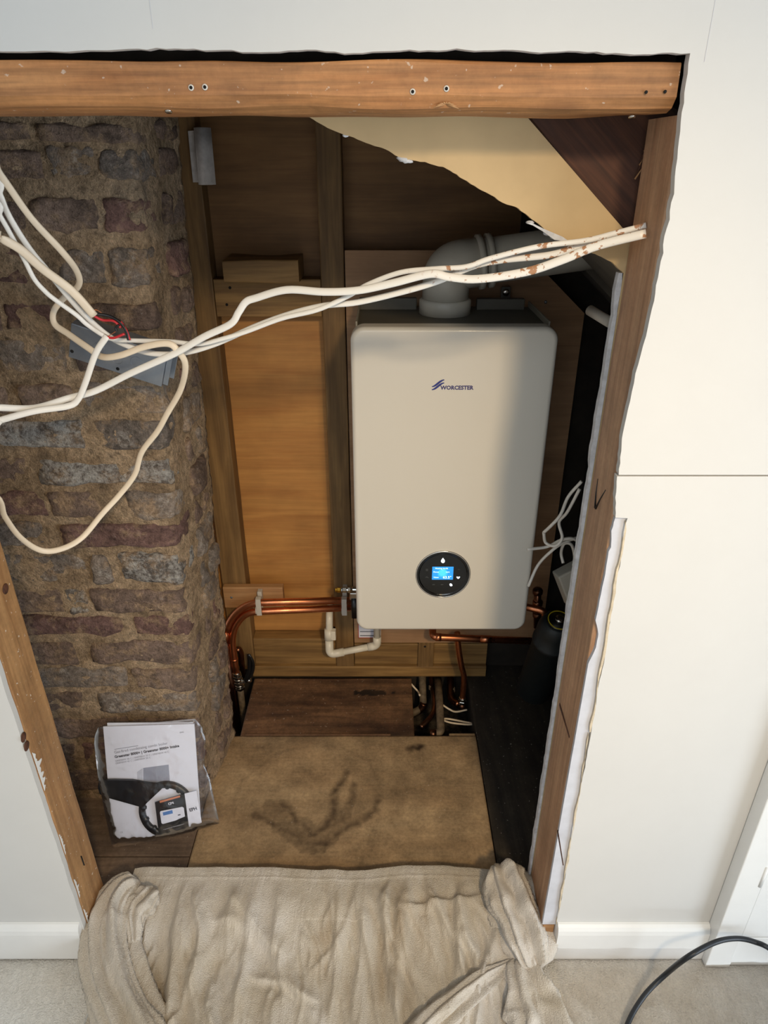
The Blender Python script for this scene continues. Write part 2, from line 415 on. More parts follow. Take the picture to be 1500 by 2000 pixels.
M['inklight'] = plain('pale_grey_ink', S(140, 143, 156), 0.6)
M['picgrey'] = plain('printed_grey', S(152, 156, 170), 0.6, var=0.04)
M['piclight'] = plain('printed_pale_grey', S(196, 199, 210), 0.6)
M['toolblack'] = plain('black_tool_plastic', S(26, 28, 32), 0.38, var=0.1, vs_=80)
M['orange'] = plain('orange_print', S(206, 128, 92), 0.5)
M['lcdblue'] = plain('printed_blue', S(84, 128, 188), 0.5)
M['redink'] = plain('red_print', S(178, 44, 40), 0.5)
M['hole'] = plain('drilled_hole', S(16, 12, 9), 0.9)
M['dust'] = plain('drill_dust', S(216, 208, 196), 0.9)
M['cord'] = plain('black_rubber_cord', S(20, 24, 30), 0.4, var=0.05)
def film_mat(name, fac, tint, rough):
    t = NT(name); t.n.remove(t.b)
    tr = t.n.new('ShaderNodeBsdfTransparent'); tr.inputs[0].default_value = tint
    gl = t.n.new('ShaderNodeBsdfGlossy'); gl.inputs['Roughness'].default_value = rough; gl.inputs[0].default_value = (1, 1, 1, 1)
    fr = t.n.new('ShaderNodeFresnel'); fr.inputs[0].default_value = fac
    bn = t.n.new('ShaderNodeBump'); bn.inputs['Strength'].default_value = 0.35; bn.inputs['Distance'].default_value = 0.004
    t.link(t.noise(t.mapping(), 26, 3, 0.5, 0.6), bn.inputs['Height']); t.link(bn.outputs[0], gl.inputs['Normal'])
    mx = t.n.new('ShaderNodeMixShader'); t.link(fr.outputs[0], mx.inputs[0]); t.link(tr.outputs[0], mx.inputs[1]); t.link(gl.outputs[0], mx.inputs[2])
    t.link(mx.outputs[0], t.out.inputs[0]); return t.m
M['film'] = film_mat('clear_bag_film', 1.5, (0.94, 0.94, 0.96, 1), 0.12)
M['floorfilm'] = film_mat('clear_floor_film', 1.36, (0.98, 0.98, 0.99, 1), 0.10)
def emis(name, c, st):
    t = NT(name); t.color(c); t.b.inputs['Emission Color'].default_value = c; t.b.inputs['Emission Strength'].default_value = st; return t.fin(0.3)
M['screen'] = emis('lit_blue_screen', S(40, 140, 225), 0.75)
M['screen2'] = emis('lit_cyan_screen_glow', S(70, 190, 240), 0.8)
M['lit'] = emis('lit_white_symbol', S(235, 245, 255), 1.3)
M['dimsym'] = emis('dim_grey_symbol', S(80, 84, 82), 0.05)
def carpet():
    t = NT('beige_carpet'); v = t.mapping()
    a = t.noise(v, 260, 3, 0.7); b = t.noise(v, 14, 4, 0.6); c = t.noise(t.mapping((1, 0.5, 1)), 90, 4, 0.7, 1.0)
    col = t.ramp(b, [(0.3, S(236, 228, 216)), (0.7, S(248, 243, 234))])
    col = t.mix(0.35, col, t.ramp(c, [(0.3, 0.62), (0.65, 1.05)]), 'MULTIPLY')
    col = t.mix(0.3, col, t.ramp(a, [(0.3, 0.55), (0.65, 1.05)]), 'MULTIPLY')
    t.color(col); t.bump(t.math('ADD', a, c), 0.8, 0.006); return t.fin(0.95, spec=0.1)
M['carpet'] = carpet()
def cloth_mat():
    t = NT('calico_dust_sheet'); v = t.mapping()
    a = t.noise(t.mapping((1, 0.6, 1)), 4.5, 5, 0.6, 0.6); b = t.noise(v, 420, 2, 0.6); c = t.noise(t.mapping((9, 1.6, 2)), 7, 5, 0.65, 0.5)
    col = t.ramp(a, [(0.3, S(176, 156, 130)), (0.46, S(204, 192, 174)), (0.66, S(218, 210, 200))])
    col = t.mix(0.15, col, t.ramp(c, [(0.3, 0.7), (0.65, 1.05)]), 'MULTIPLY')
    col = t.mix(0.22, col, t.ramp(b, [(0.3, 0.5), (0.65, 1.1)]), 'MULTIPLY')
    t.color(col); t.bump(t.math('ADD', b, t.math('MULTIPLY', c, 2.0)), 0.6, 0.006); return t.fin(0.95, spec=0.1)
M['cloth'] = cloth_mat()

# ------------------------------------------------------------------ the room: carpet, walls, ceiling
WY = 0.895; WB = 0.9075          # front face and back face of the partition's plasterboard
def grid_mesh(name, x0, x1, y0, y1, nx, ny, zf, mat, thick=0.0, parent=None, attrf=None, **kw):
    V, F, A = [], [], []
    for j in range(ny + 1):
        for i in range(nx + 1):
            x, y = x0 + (x1 - x0) * i / nx, y0 + (y1 - y0) * j / ny
            V.append((x, y, zf(x, y)))
            if attrf: A.append(attrf(x, y))
    w = nx + 1
    for j in range(ny):
        for i in range(nx): F.append((j * w + i, j * w + i + 1, (j + 1) * w + i + 1, (j + 1) * w + i))
    if thick:
        ring = [i for i in range(w)] + [j * w + nx for j in range(1, ny + 1)] + [ny * w + i for i in range(nx - 1, -1, -1)] + [j * w for j in range(ny - 1, 0, -1)]
        base = len(V)
        for k in ring:
            V.append((V[k][0], V[k][1], V[k][2] - thick))
            if attrf: A.append(A[k])
        n = len(ring)
        for k in range(n): F.append((ring[k], base + k, base + (k + 1) % n, ring[(k + 1) % n]))
        F.append(tuple(range(base, base + n))[::-1])
    return mobj(name, V, F, mat, parent, True, attr=A if attrf else None, **kw)
grid_mesh('floor', -2.2, 3.2, -3.2, 0.93, 54, 40, lambda x, y: -0.003 + 0.002 * nz(x * 3, y * 3), M['carpet'], 0.06, label='beige grey cut pile carpet in front of the opening', kind='structure')
box('ceiling', -2.2, 3.2, -3.2, 2.2, 2.70, 2.76, M['ceiling'], bev=0.0, label='white ceiling above the opening', kind='structure')
box('wall_left', -2.26, -2.2, -3.2, 2.2, -0.06, 2.70, M['wall'], bev=0.0, label='cream side wall of the room', kind='structure')
wf = thing('wall_front', (0.5, WY, 0), 'cream painted plasterboard partition around the cut opening', kind='structure')
# upper board: across the top and down the right as far as the seam
seam = 1.160
poly = [(-2.2, 2.70), (-2.2, 1.668)]
poly += rag((-1.2, 1.669), (-0.28, 1.672), 40, 0.0035, 3.0) + rag((-0.28, 1.672), (0.336, 1.668), 60, 0.0035, 8.0)
poly += rag((0.336, 1.668), (0.346, 1.50), 18, 0.003, 1.0) + rag((0.346, 1.50), (0.343, 1.385), 12, 0.004, 2.0) + rag((0.343, 1.385), (0.334, 1.235), 12, 0.002, 4.0) + rag((0.334, 1.235), (0.338, seam + 0.0012), 8, 0.002, 5.0)
poly += [(0.338, seam + 0.0012), (3.2, seam + 0.0012), (3.2, 2.70)]
up = slab('panel', poly, WY, WB, M['wall'], wf, label='cream upper board with a ragged lower edge')
poly = [(3.2, seam - 0.0012), (0.336, seam - 0.0012)] + rag((0.336, seam - 0.0012), (0.344, 1.091), 8, 0.002, 6.0)
poly += [(0.344, 1.0915), (0.3625, 1.0905)] + rag((0.3625, 1.0905), (0.366, 0.78), 26, 0.0035, 11.0) + rag((0.366, 0.78), (0.372, 0.09), 50, 0.003, 14.0) + [(0.372, 0.0), (3.2, 0.0)]
slab('panel', poly, WY, WB, M['wall'], wf, label='cream lower board below the dark seam')
poly = [(-2.2, 1.6), (-0.80, 1.6)] + [(-0.648, 1.6)] + rag((-0.648, 1.6), (-0.650, 0.0), 120, 0.0014, 21.0) + [(-0.650, 0.0), (-2.2, 0.0)]
slab('panel', poly, WY, WB, M['wall'], wf, label='cream board left of the opening')
# torn buff paper showing along the cut, and loose gypsum crumbs
def crumb(name, c, r, mat, parent, seed, sq=(1, 1, 1), **kw):
    bm = bmesh.new(); bmesh.ops.create_icosphere(bm, subdivisions=2, radius=r)
    for v in bm.verts:
        k = 1 + 0.55 * nz(v.co.x / r + seed, v.co.y / r, v.co.z / r)
        v.co = Vector(c) + Vector((v.co.x * k * sq[0], v.co.y * k * sq[1], v.co.z * k * sq[2]))
    return bobj(name, bm, mat, parent, True, **kw)
pp = [(0.3605, 1.085)] + rag((0.3605, 1.085), (0.3655, 0.66), 30, 0.003, 31) + [(0.3655, 0.66), (0.3675, 0.66)] + rag((0.3675, 0.66), (0.3630, 1.085), 30, 0.003, 35)
slab('torn_paper', pp, WY - 0.0002, WB - 0.004, M['tornpaper'], wf)
pp = [(0.3650, 0.655)] + rag((0.3650, 0.655), (0.3715, 0.1), 40, 0.003, 41) + [(0.3715, 0.1), (0.3728, 0.1)] + rag((0.3728, 0.1), (0.3666, 0.655), 40, 0.003, 45)
slab('torn_paper', pp, WY - 0.0002, WB - 0.004, M['tornpaper'], wf)
# hairline cracks in the paint
for x, z0, z1 in ((-0.250, 1.69, 1.76), (0.353, 1.66, 1.76)):
    box('hairline_crack', x - 0.0002, x + 0.0002, WY - 0.0003, WY + 0.002, z0, z1, M['greypaper'], wf, bev=0)

# grey-white old plaster strip on the face of the right stud, below the step
pp = [(0.363, 1.088), (0.346, 1.088)] + rag((0.346, 1.088), (0.345, 1.03), 8, 0.004, 51) + rag((0.345, 1.03), (0.3435, 0.90), 10, 0.002, 52) + rag((0.3435, 0.90), (0.352, 0.872), 5, 0.001, 53) + rag((0.352, 0.872), (0.352, 0.845), 4, 0.001, 54) + rag((0.352, 0.845), (0.3440, 0.81), 5, 0.001, 55) + rag((0.3440, 0.81), (0.3440, 0.09), 20, 0.0006, 56) + [(0.3440, 0.09), (0.372, 0.09), (0.3665, 0.78)]
slab('plaster_strip', pp, 0.9005, 0.9078, M['greypaper'], wf, label='grey white old plaster strip on the stud')
box('bottom_packer', 0.346, 0.371, 0.9005, 0.9078, 0.003, 0.086, M['palepine'], wf)

# ------------------------------------------------------------------ timber framing of the opening
bz0, bz1 = 1.6165, 1.6625
hb = timber('header_beam', 'X', -1.6, 0.3335, WB, 1.000, bz0 - 0.004, bz1, M['beam'], wane={'ll': (0.024, 0.016), 'hl': (0.006, 0.006)}, wob=0.004, step=0.02, seed=4,
            label='long orange pine beam across the top of the opening', cat='beam')
for i, (px, py, dust) in enumerate(((373, 171, 1), (400, 170, 1), (806, 179, 1), (872, 173, 1), (1262, 180, 0), (1299, 179, 0))):
    c = P(px, py, Y=WB - 0.0018)
    if dust: lathe('dust_ring', [(0.0034, 0.0), (0.0028, 0.0004)], c + Vector((0, 0.0005, 0)), (0, -1, 0), M['dust'], hb, 12)
    lathe('screw_hole', [(0.0018, 0.0), (0.0018, 0.0010)], c + Vector((0, 0.0004, 0)), (0, -1, 0), M['hole'], hb, 12)
box('gap_shade_backing', -1.6, 0.343, 0.955, 0.965, bz1 + 0.0005, 1.95, M['dark'], wf, bev=0, label='added dark backing that shades the gap above the beam')  # unseen backing added so the gap above the beam reads dark
c = P(870, 203, Y=WB + 0.006)
for k in range(9):
    a = -0.9 + 0.24 * k
    d = Vector((math.sin(a) * 0.018, -0.004, math.cos(a * 1.7) * 0.006 - 0.004))
    tube('splinter', [c + Vector((0, 0, 0)), c + d * 0.6 + Vector((0, -0.002, 0)), c + d], lambda t: 0.0014 * (1 - 0.8 * t), M['palepine'], hb, 5)
lathe('nail_head', [(0.0045, 0), (0.004, 0.002)], P(329, 216, Y=0.925), (0, -0.4, -1), M['chrome'], hb, 12)
lathe('nail_head', [(0.0045, 0), (0.004, 0.002)], P(1234, 227, Y=0.94), (0, -0.4, -1), M['chrome'], hb, 12)
sr = timber('wall_stud', 'Z', 0.0, bz0 - 0.006, 0.344, 0.395, WB + 0.0008, 1.022, M['studR'], wob=0.0016, seed=9,
            label='brown upright timber stud at the right side of the opening', cat='stud')
# carpenter's black pencil arrow on the stud's inner face, and dark gouges
def on_stud(px, py): return P(px, py, X=0.3436)
for a, b in (((1168, 935), (1163, 992)), ((1183, 957), (1164, 994))):
    tube('marker_stroke', [on_stud(*a), (on_stud(*a) + on_stud(*b)) / 2 + Vector((0, 0.002, 0)), on_stud(*b)], lambda t: 0.0008 + 0.0018 * t, M['blackcore'], sr, 6, rh=0.0009)
for a, b in (((1093, 1376), (1112, 1440)), ((1089, 1622), (1100, 1690))):
    tube('gouge', [on_stud(*a), on_stud(*b)], lambda t: 0.0052 * (1 - 0.5 * t), M['rafter'], sr, 6, rh=0.0009, wide=(1, 0, 0))
sl = timber('wall_stud', 'Z', 0.0, bz0 - 0.006, -0.699, -0.648, WB + 0.0008, 1.000, M['studL'], wob=0.0016, seed=23,
            label='honey pine upright stud at the left side of the opening with white paint smears', cat='stud')
def on_studL(px, py): return P(px, py, X=-0.6476)
rnd = random.Random(5)
def smear(zc, hh, ww, seed):
    pts_ = [(WB + 0.001, zc - hh)]
    n = 26
    for k in range(n + 1):
        t = k / n; e = math.sin(math.pi * t) ** 0.7 * ww * (0.25 + 0.9 * abs(nz(t * 19 + seed, 2.0)) * 2)
        pts_.append((WB + 0.0015 + e, zc - hh + 2 * hh * t))
    pts_.append((WB + 0.001, zc + hh))
    V = [(-0.6476, a_, b_2) for a_, b_2 in pts_]; m = len(V)
    V += [(-0.6470, a_, b_2) for a_, b_2 in pts_]
    tri = tessellate_polygon([[Vector((a_, b_2, 0)) for a_, b_2 in pts_]])
    mobj('paint_smear', V, [tuple(i + m for i in t) for t in tri] + [(i, (i + 1) % m, m + (i + 1) % m, m + i) for i in range(m)], M['gloss'], sl, False)
for a_ in ((0.545, 0.05, 0.020, 1.0), (0.20, 0.03, 0.010, 4.0), (0.34, 0.03, 0.008, 7.0), (0.10, 0.03, 0.008, 9.0)): smear(*a_)
for px, py in ((11, 1150), (46, 1440), (52, 1457)):
    lathe('knot', [(0.0095, 0), (0.008, 0.0008)], on_studL(px, py) + Vector((0.0, 0, 0)), (1, 0, 0), M['rafter'], sl, 14)
tube('slot', [on_studL(158, 1672), on_studL(164, 1690)], 0.0022, M['hole'], sl, 6, rh=0.0009)

# board fixed behind the studs: cream face, torn diagonally; only its cut edge shows below
BY0, BY1 = 1.0235, 1.0360
def xz(px, py, Y=BY0): p = P(px, py, Y=Y); return (p.x, p.z)
tr = [(598, 226), (640, 250), (690, 268), (740, 287), (778, 306), (812, 314), (866, 326), (905, 350), (950, 376), (1000, 402), (1034, 424), (1062, 446), (1090, 468), (1110, 476), (1150, 492), (1190, 510), (1216, 531)]
pts = [xz(*p) for p in tr]
poly = [(xz(598, 226)[0] - 0.03, 1.664)]
for a, b in zip(pts[:-1], pts[1:]): poly += rag(a, b, 6, 0.0022, a[0] * 90)
lo = pts[-1]
poly += rag(lo, (0.3435, 1.36), 10, 0.002, 61) + [(0.3435, 1.36), (0.3435, 0.0)]
poly += [ (0.44, 0.0), (0.44, 1.46), xz(1222, 452), xz(1030, 229), (xz(1030, 229)[0] - 0.045, 1.664)]
tb = slab('torn_plasterboard', poly, BY0, BY1, M['cream'], label='cream plasterboard panel with a torn diagonal lower edge behind the beam', cat='plasterboard')
edge = [pts[k] for k in range(len(pts))]
V = []
for k, (px, py, r) in enumerate(((788, 309, 0.0062), (797, 314, 0.0045), (1036, 434, 0.0035), (1085, 463, 0.0045), (1070, 455, 0.005), (675, 264, 0.003))):
    c = P(px, py, Y=BY0 + 0.003); crumb('gypsum_crumb', c, r, M['gypsum'], tb, k * 3.3, (1.5, 0.6, 0.75))
fl = [xz(1028, 436), xz(1036, 434), xz(1060, 446), xz(1098, 462), xz(1112, 472), xz(1082, 468), xz(1060, 452), xz(1040, 440)]
slab('paper_flap', fl, BY0 - 0.003, BY0 - 0.0005, M['gypsum'], tb)
# gypsum core along the cut edge beside the stud
core = rag((0.3362, 1.42), (0.3362, 1.30), 10, 0.003, 71) + rag((0.3362, 1.30), (0.3366, 0.80), 40, 0.003, 72) + rag((0.3366, 0.80), (0.3382, 0.01), 60, 0.0022, 73) + [(0.3382, 0.0), (0.3430, 0.0), (0.3430, 1.42)]
slab('gypsum_core', core, BY0, BY1, M['gypsum'], tb)
rf = slab('rafter', [xz(1015, 205, 1.045), xz(1300, 205, 1.045), (0.44, 1.60), (0.44, 1.34), xz(1225, 470, 1.045)], 1.038, 1.085, M['rafter'], label='dark brown old rafter board in the upper right corner', cat='rafter')
for k in range(7):
    c = P(1240 + 3 * k, 350 - 9 * k, Y=1.030) + Vector((0, 0, 0)); a = 1.1 + 0.25 * math.sin(k * 2.1)
    tube('splinter', [c, c + Vector((math.cos(a) * 0.02, -0.004, math.sin(a) * 0.02))], lambda t: 0.0013 * (1 - 0.6 * t), M['palepine' if k % 3 == 0 else 'rafter'], rf, 5)

# ------------------------------------------------------------------ the recess shell
wb = thing('wall_back', (0, 1.87, 0), 'plywood lined back wall of the recess', kind='structure')
PYB = 1.862
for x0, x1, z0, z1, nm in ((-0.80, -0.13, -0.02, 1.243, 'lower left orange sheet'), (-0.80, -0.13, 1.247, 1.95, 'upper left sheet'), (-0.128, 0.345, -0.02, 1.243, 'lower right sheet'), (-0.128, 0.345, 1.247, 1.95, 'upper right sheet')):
    box('plywood_panel', x0, x1, PYB, PYB + 0.012, z0, z1, M['ply' if z0 < 1 else 'plyupper'], wb, bev=0.001)
box('shade_panel', 0.346, 0.62, PYB, PYB + 0.012, -0.02, 1.95, M['dark'], wb, bev=0.001)  # dark sheet stands in for the shade right of the boiler
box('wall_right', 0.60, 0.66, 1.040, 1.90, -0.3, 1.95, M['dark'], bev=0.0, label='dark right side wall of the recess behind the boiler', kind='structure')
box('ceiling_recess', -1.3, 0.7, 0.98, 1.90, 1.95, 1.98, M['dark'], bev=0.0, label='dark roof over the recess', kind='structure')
# sloping lining over the right of the recess
sl_a, sl_b = (0.25, 1.45), (0.60, 1.135)
for ya, yb, lb in ((1.09, 1.588, 'dark sloping roof lining in front of the flue'), (1.738, 1.86, 'dark sloping roof lining strip behind the flue')):
    bm = bmesh.new()
    q = [(-0.02, 1.783), (0.60, 1.225), (0.60, 1.255), (0.0, 1.81)]
    f0 = [bm.verts.new((a, ya, b)) for a, b in q]; f1 = [bm.verts.new((a, yb, b)) for a, b in q]
    bm.faces.new(f0); bm.faces.new(f1[::-1])
    for i in range(4): bm.faces.new((f0[i], f0[(i + 1) % 4], f1[(i + 1) % 4], f1[i]))
    bmesh.ops.recalc_face_normals(bm, faces=bm.faces)
    bobj('ceiling_slope', bm, M['slope'], label=lb, kind='structure')
# floor of the recess: loose boards
fr_ = thing('floor_recess', (0, 1.3, 0), 'worn boarded floor of the recess', kind='structure')
def near(p, poly_):
    best = 9
    for a, b in zip(poly_[:-1], poly_[1:]):
        ax, ay = a; bx, by = b; dx, dy = bx - ax, by - ay
        t = max(0, min(1, ((p[0] - ax) * dx + (p[1] - ay) * dy) / (dx * dx + dy * dy + 1e-9)))
        best = min(best, math.hypot(p[0] - ax - t * dx, p[1] - ay - t * dy))
    return best
def fl2(px, py): p = P(px, py, Z=0.0); return (p.x, p.y)
def fpx(cx, cy, pts_): return [fl2(350 + a * 0.4333, 1420 + b * 0.4333) for a, b in pts_]
V1 = fpx(0, 0, [(340, 395), (420, 425), (455, 465), (530, 490), (600, 528), (670, 525), (720, 470), (800, 430), (880, 385), (900, 320)])
V2 = fpx(0, 0, [(470, 350), (520, 410), (560, 455), (605, 490), (650, 455), (690, 400), (700, 300), (760, 200)])
V3 = fpx(0, 0, [(690, 420), (740, 380), (780, 330), (790, 260)])
RING = fpx(0, 0, [(250, 430), (250, 330), (300, 230), (420, 130), (600, 75), (740, 90), (850, 150), (905, 240)])
BLK = fpx(0, 0, [(1045, 98), (1090, 92)])
DRK = fpx(0, 0, [(330, 90), (400, 80)])
MID = fpx(0, 0, [(1000, 200), (980, 300), (960, 420)])
def sheet_stain(x, y):
    n1 = nz(x * 26, y * 26, 1.0); n2 = nz(x * 70, y * 70, 4.0); wx = (x + 0.008 * n1, y + 0.008 * nz(x * 26, y * 26, 7.0) + 0.006 * n2)
    s = 0.0
    for L, w, k in ((V1, 0.017, 0.75), (V2, 0.016, 0.8), (V3, 0.013, 0.6), (RING, 0.006, 0.25), (BLK, 0.020, 1.3), (DRK, 0.022, 0.45), (MID, 0.035, 0.28)):
        d = near(wx, L); s = max(s, k * max(0.0, 1 - (d / w) ** 1.5) * (0.75 + 0.5 * n2))
    if near(wx, V1) < 0.055 and near(wx, V2) < 0.055: s = max(s, 0.34 + 0.2 * n2)
    edge_d = (1.532 - y)
    s = max(s, 0.35 * max(0, 1 - edge_d / 0.05) * (0.6 + n1))
    s += 0.22 * max(0, nz(x * 9, y * 7, 2.0)) + 0.10 * max(0, nz(x * 30, y * 26, 5.0))
    return min(1.0, max(0.0, s))
grid_mesh('board', -0.489, 0.280, 0.93, 1.532, 150, 118, lambda x, y: 0.0 + 0.0012 * nz(x * 5, y * 5), M['sheet'], 0.018, fr_, sheet_stain, label='large worn plywood sheet with dark water stains')
PATCH = [(-0.10, 1.728), (0.0, 1.728)]
def old_stain(x, y):
    n1 = nz(x * 18, y * 30, 1.0); s = 0.0
    d = math.hypot((x + 0.042) / 0.062, (y - 1.725) / 0.014) + 0.5 * nz(x * 60, y * 20)
    if d < 1.0: s = 0.9
    s = max(s, 0.75 * max(0, 1 - math.hypot((x - 0.03) / 0.11, (y - 1.545) / 0.03)))
    return min(1, max(0, s + 0.5 * max(0, n1)))
grid_mesh('board', -0.440, 0.093, 1.5345, 1.796, 90, 50, lambda x, y: -0.003 + 0.0015 * nz(x * 6, y * 6), M['oldboard'], 0.018, fr_, old_stain, label='dark brown stained board in front of the back wall')
box('board', -0.425, 0.02, 1.5335, 1.5385, -0.012, 0.0035, M['oldboard'], fr_, bev=0.001)
box('board', 0.2835, 0.62, 0.93, 1.86, -0.018, -0.001, M['blackboard'], fr_, label='black stained floorboard on the right')
box('board', -1.2, -0.4915, 1.13, 1.42, -0.02, -0.001, M['greyboard'], fr_)
box('board', -1.2, -0.4915, 0.93, 1.127, -0.02, -0.001, M['greyboard'], fr_, label='grey brown floorboard beside the left stud')
# joists and the void under the hole
box('joist', -1.2, 0.62, 1.49, 1.5325, -0.16, -0.019, M['greyboard'], fr_)
box('joist', 0.284, 0.33, 1.535, 1.86, -0.16, -0.019, M['dark'], fr_)
box('joist', 0.20, 0.2795, 1.5335, 1.548, -0.09, -0.0045, M['sheet'], fr_, label='short pale batten at the front of the hole')
grid_mesh('floor_void', -1.2, 0.62, 1.0, 1.90, 90, 45, lambda x, y: -0.20 + 0.012 * nz(x * 14, y * 14) + 0.006 * nz(x * 50, y * 50), M['rubble'], 0.03, label='dusty rubble under the open floor hole', kind='structure')

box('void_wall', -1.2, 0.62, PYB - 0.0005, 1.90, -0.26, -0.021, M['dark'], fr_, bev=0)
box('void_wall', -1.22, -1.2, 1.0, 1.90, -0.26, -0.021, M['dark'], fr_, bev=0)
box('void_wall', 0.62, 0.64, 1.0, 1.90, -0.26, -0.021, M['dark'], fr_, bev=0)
# ------------------------------------------------------------------ back framing
timber('back_stud', 'Z', 0.046, 1.948, -0.51, -0.435, 1.802, PYB - 0.0006, M['backZ'], seed=31, label='upright timber stud of the back frame next to the brick chimney', cat='stud')
timber('back_stud', 'Z', 0.046, 1.948, -0.160, -0.100, 1.800, PYB - 0.0006, M['backZ'], seed=37, label='upright timber stud of the back frame just left of the boiler', cat='stud')
nog = timber('noggin', 'X', -0.4335, -0.1615, 1.806, PYB - 0.0006, 1.200, 1.294, M['backX'], seed=41, label='horizontal timber noggin between the two back studs', cat='timber')
for px, py in ((449, 562), (443, 595), (525, 571)):
    lathe('nail_hole', [(0.004, 0), (0.003, 0.0006)], P(px, py, Y=1.8060), (0, -1, 0), M['hole'], nog, 8)
timber('timber_block', 'X', -0.392, -0.208, 1.742, PYB - 0.001, 1.2965, 1.348, M['backX'], seed=43, wob=0.004, step=0.02, label='short rough timber block resting on the horizontal noggin', cat='wood block')
timber('sole_plate', 'X', -0.445, 0.345, 1.800, 1.861, 0.0, 0.044, M['backX'], seed=47, label='long timber sole plate along the foot of the back wall', cat='timber')
timber('timber_rail', 'X', -0.434, -0.1615, 1.812, 1.861, 0.0455, 0.152, M['backX'], seed=53, label='wide timber rail above the sole plate left of the middle stud', cat='timber')
timber('timber_rail', 'X', -0.0985, 0.345, 1.812, 1.861, 0.0455, 0.130, M['backX'], seed=59, label='wide timber rail above the sole plate below the boiler', cat='timber')
p = P(817, 1255, Y=1.80); q = P(845, 1302, Y=1.80)
tbk = timber('timber_packer', 'Z', 0.046, 0.152, p.x, q.x + 0.002, 1.797, 1.8115, M['backZ'], seed=61, label='small upright timber packer below the boiler with a nail hole', cat='wood block')
lathe('nail_hole', [(0.0042, 0), (0.003, 0.0008)], P(830, 1263, Y=1.7968), (0, -1, 0), M['hole'], tbk, 10)
cb = timber('pipe_batten', 'X', P(437, 1160, Y=1.778).x, P(553, 1160, Y=1.778).x, 1.776, 1.8005, P(480, 1187, Y=1.778).z, P(480, 1147, Y=1.778).z, M['palepine'], seed=67, label='pale batten behind the copper pipe bend beside the chimney', cat='batten')
lathe('screw', [(0.0042, 0), (0.003, 0.0012)], P(452, 1167, Y=1.7757), (0, -1, 0), M['galv'], cb, 10)
# pale backing board the boiler hangs on, cut to the roof slope
bp = [(-0.097, 0.155), (-0.097, 1.365), (0.346, 1.365), (0.4225, 1.296), (0.515, 1.213), (0.515, 0.155)]
bk = slab('backing_board', bp, 1.788, 1.7992, M['paleply'], label='pale plywood backing board behind the boiler with a clipped corner', cat='board')
lathe('screw', [(0.0045, 0), (0.003, 0.002)], P(1066, 590, Y=1.788), (0, -1, 0), M['galv'], bk, 10)

# ------------------------------------------------------------------ brick chimney breast
CH_Y0, CH_Y1 = 1.306, 1.535
def corner_x(z): return -0.492 + 0.043 * z
chim = thing('chimney_breast', (-0.8, 1.4, 0), 'rough old brick chimney breast with sandy mortar on the left', kind='structure')
def chim_mesh():
    V, F = [], []
    us = []
    x = -1.15
    while x < -0.012: us.append(('f', x)); x += 0.0105
    for k in range(5): us.append(('c', k / 4))
    y = 0.012
    L = CH_Y1 - CH_Y0
    while y < L: us.append(('s', y)); y += 0.0105
    us.append(('s', L)); us.append(('b', 0.05)); us.append(('b', 0.8))
    nzr = 178
    for j in range(nzr + 1):
        z = -0.02 + 1.97 * j / nzr; cx = corner_x(z)
        for k, t in us:
            if k == 'f': p = Vector((cx + t, CH_Y0, z)); n = Vector((0, -1, 0))
            elif k == 'c':
                a = t * math.pi / 2; p = Vector((cx - 0.012 + 0.012 * math.sin(a), CH_Y0 + 0.012 - 0.012 * math.cos(a), z)); n = Vector((math.sin(a), -math.cos(a), 0))
            elif k == 's': p = Vector((cx + 0.16 * t * (1 - z / 3), CH_Y0 + t, z)); n = Vector((1, 0, 0))
            else: p = Vector((cx + 0.037 - t, CH_Y1, z)); n = Vector((0, 1, 0))
            q = p * 13
            e = 0.0055 * mnoise.noise(q) + 0.0045 * mnoise.noise(q * 2.7) + 0.0035 * mnoise.noise(q * 6.5)
            V.append(p + n * e)
    w = len(us)
    for j in range(nzr):
        for i in range(w - 1): F.append((j * w + i, j * w + i + 1, (j + 1) * w + i + 1, (j + 1) * w + i))
    return V, F
V, F = chim_mesh()
mobj('mortar', V, F, M['mortar'], chim, True)
def rough_brick(x0, x1, y0, y1, z0, z1, seed, mat):
    bm = bmesh.new(); bmesh.ops.create_cube(bm, size=2.0)
    bmesh.ops.subdivide_edges(bm, edges=bm.edges[:], cuts=7, use_grid_fill=True)
    c = Vector(((x0 + x1) / 2, (y0 + y1) / 2, (z0 + z1) / 2)); h = Vector(((x1 - x0) / 2, (y1 - y0) / 2, (z1 - z0) / 2))
    r = 0.009
    for v in bm.verts:
        u = v.co.copy()
        p = Vector((u.x * h.x, u.y * h.y, u.z * h.z))
        inner = Vector((max(-h.x + r, min(h.x - r, p.x)), max(-h.y + r, min(h.y - r, p.y)), max(-h.z + r, min(h.z - r, p.z))))
        d = p - inner
        if d.length > r: p = inner + d.normalized() * r
        q = (c + p) * 16 + Vector((seed, seed * 0.7, 0))
        nrm = Vector((u.x ** 3, u.y ** 3, u.z ** 3)).normalized()
        e = 0.009 * mnoise.noise(q) + 0.006 * mnoise.noise(q * 2.6) + 0.003 * mnoise.noise(q * 6)
        p = p + nrm * e + Vector((0, 0, 0.008 * mnoise.noise(Vector((q.x * 0.25, seed, 2.0)))))
        v.co = c + p
    return bobj('brick', bm, mat, chim, True)
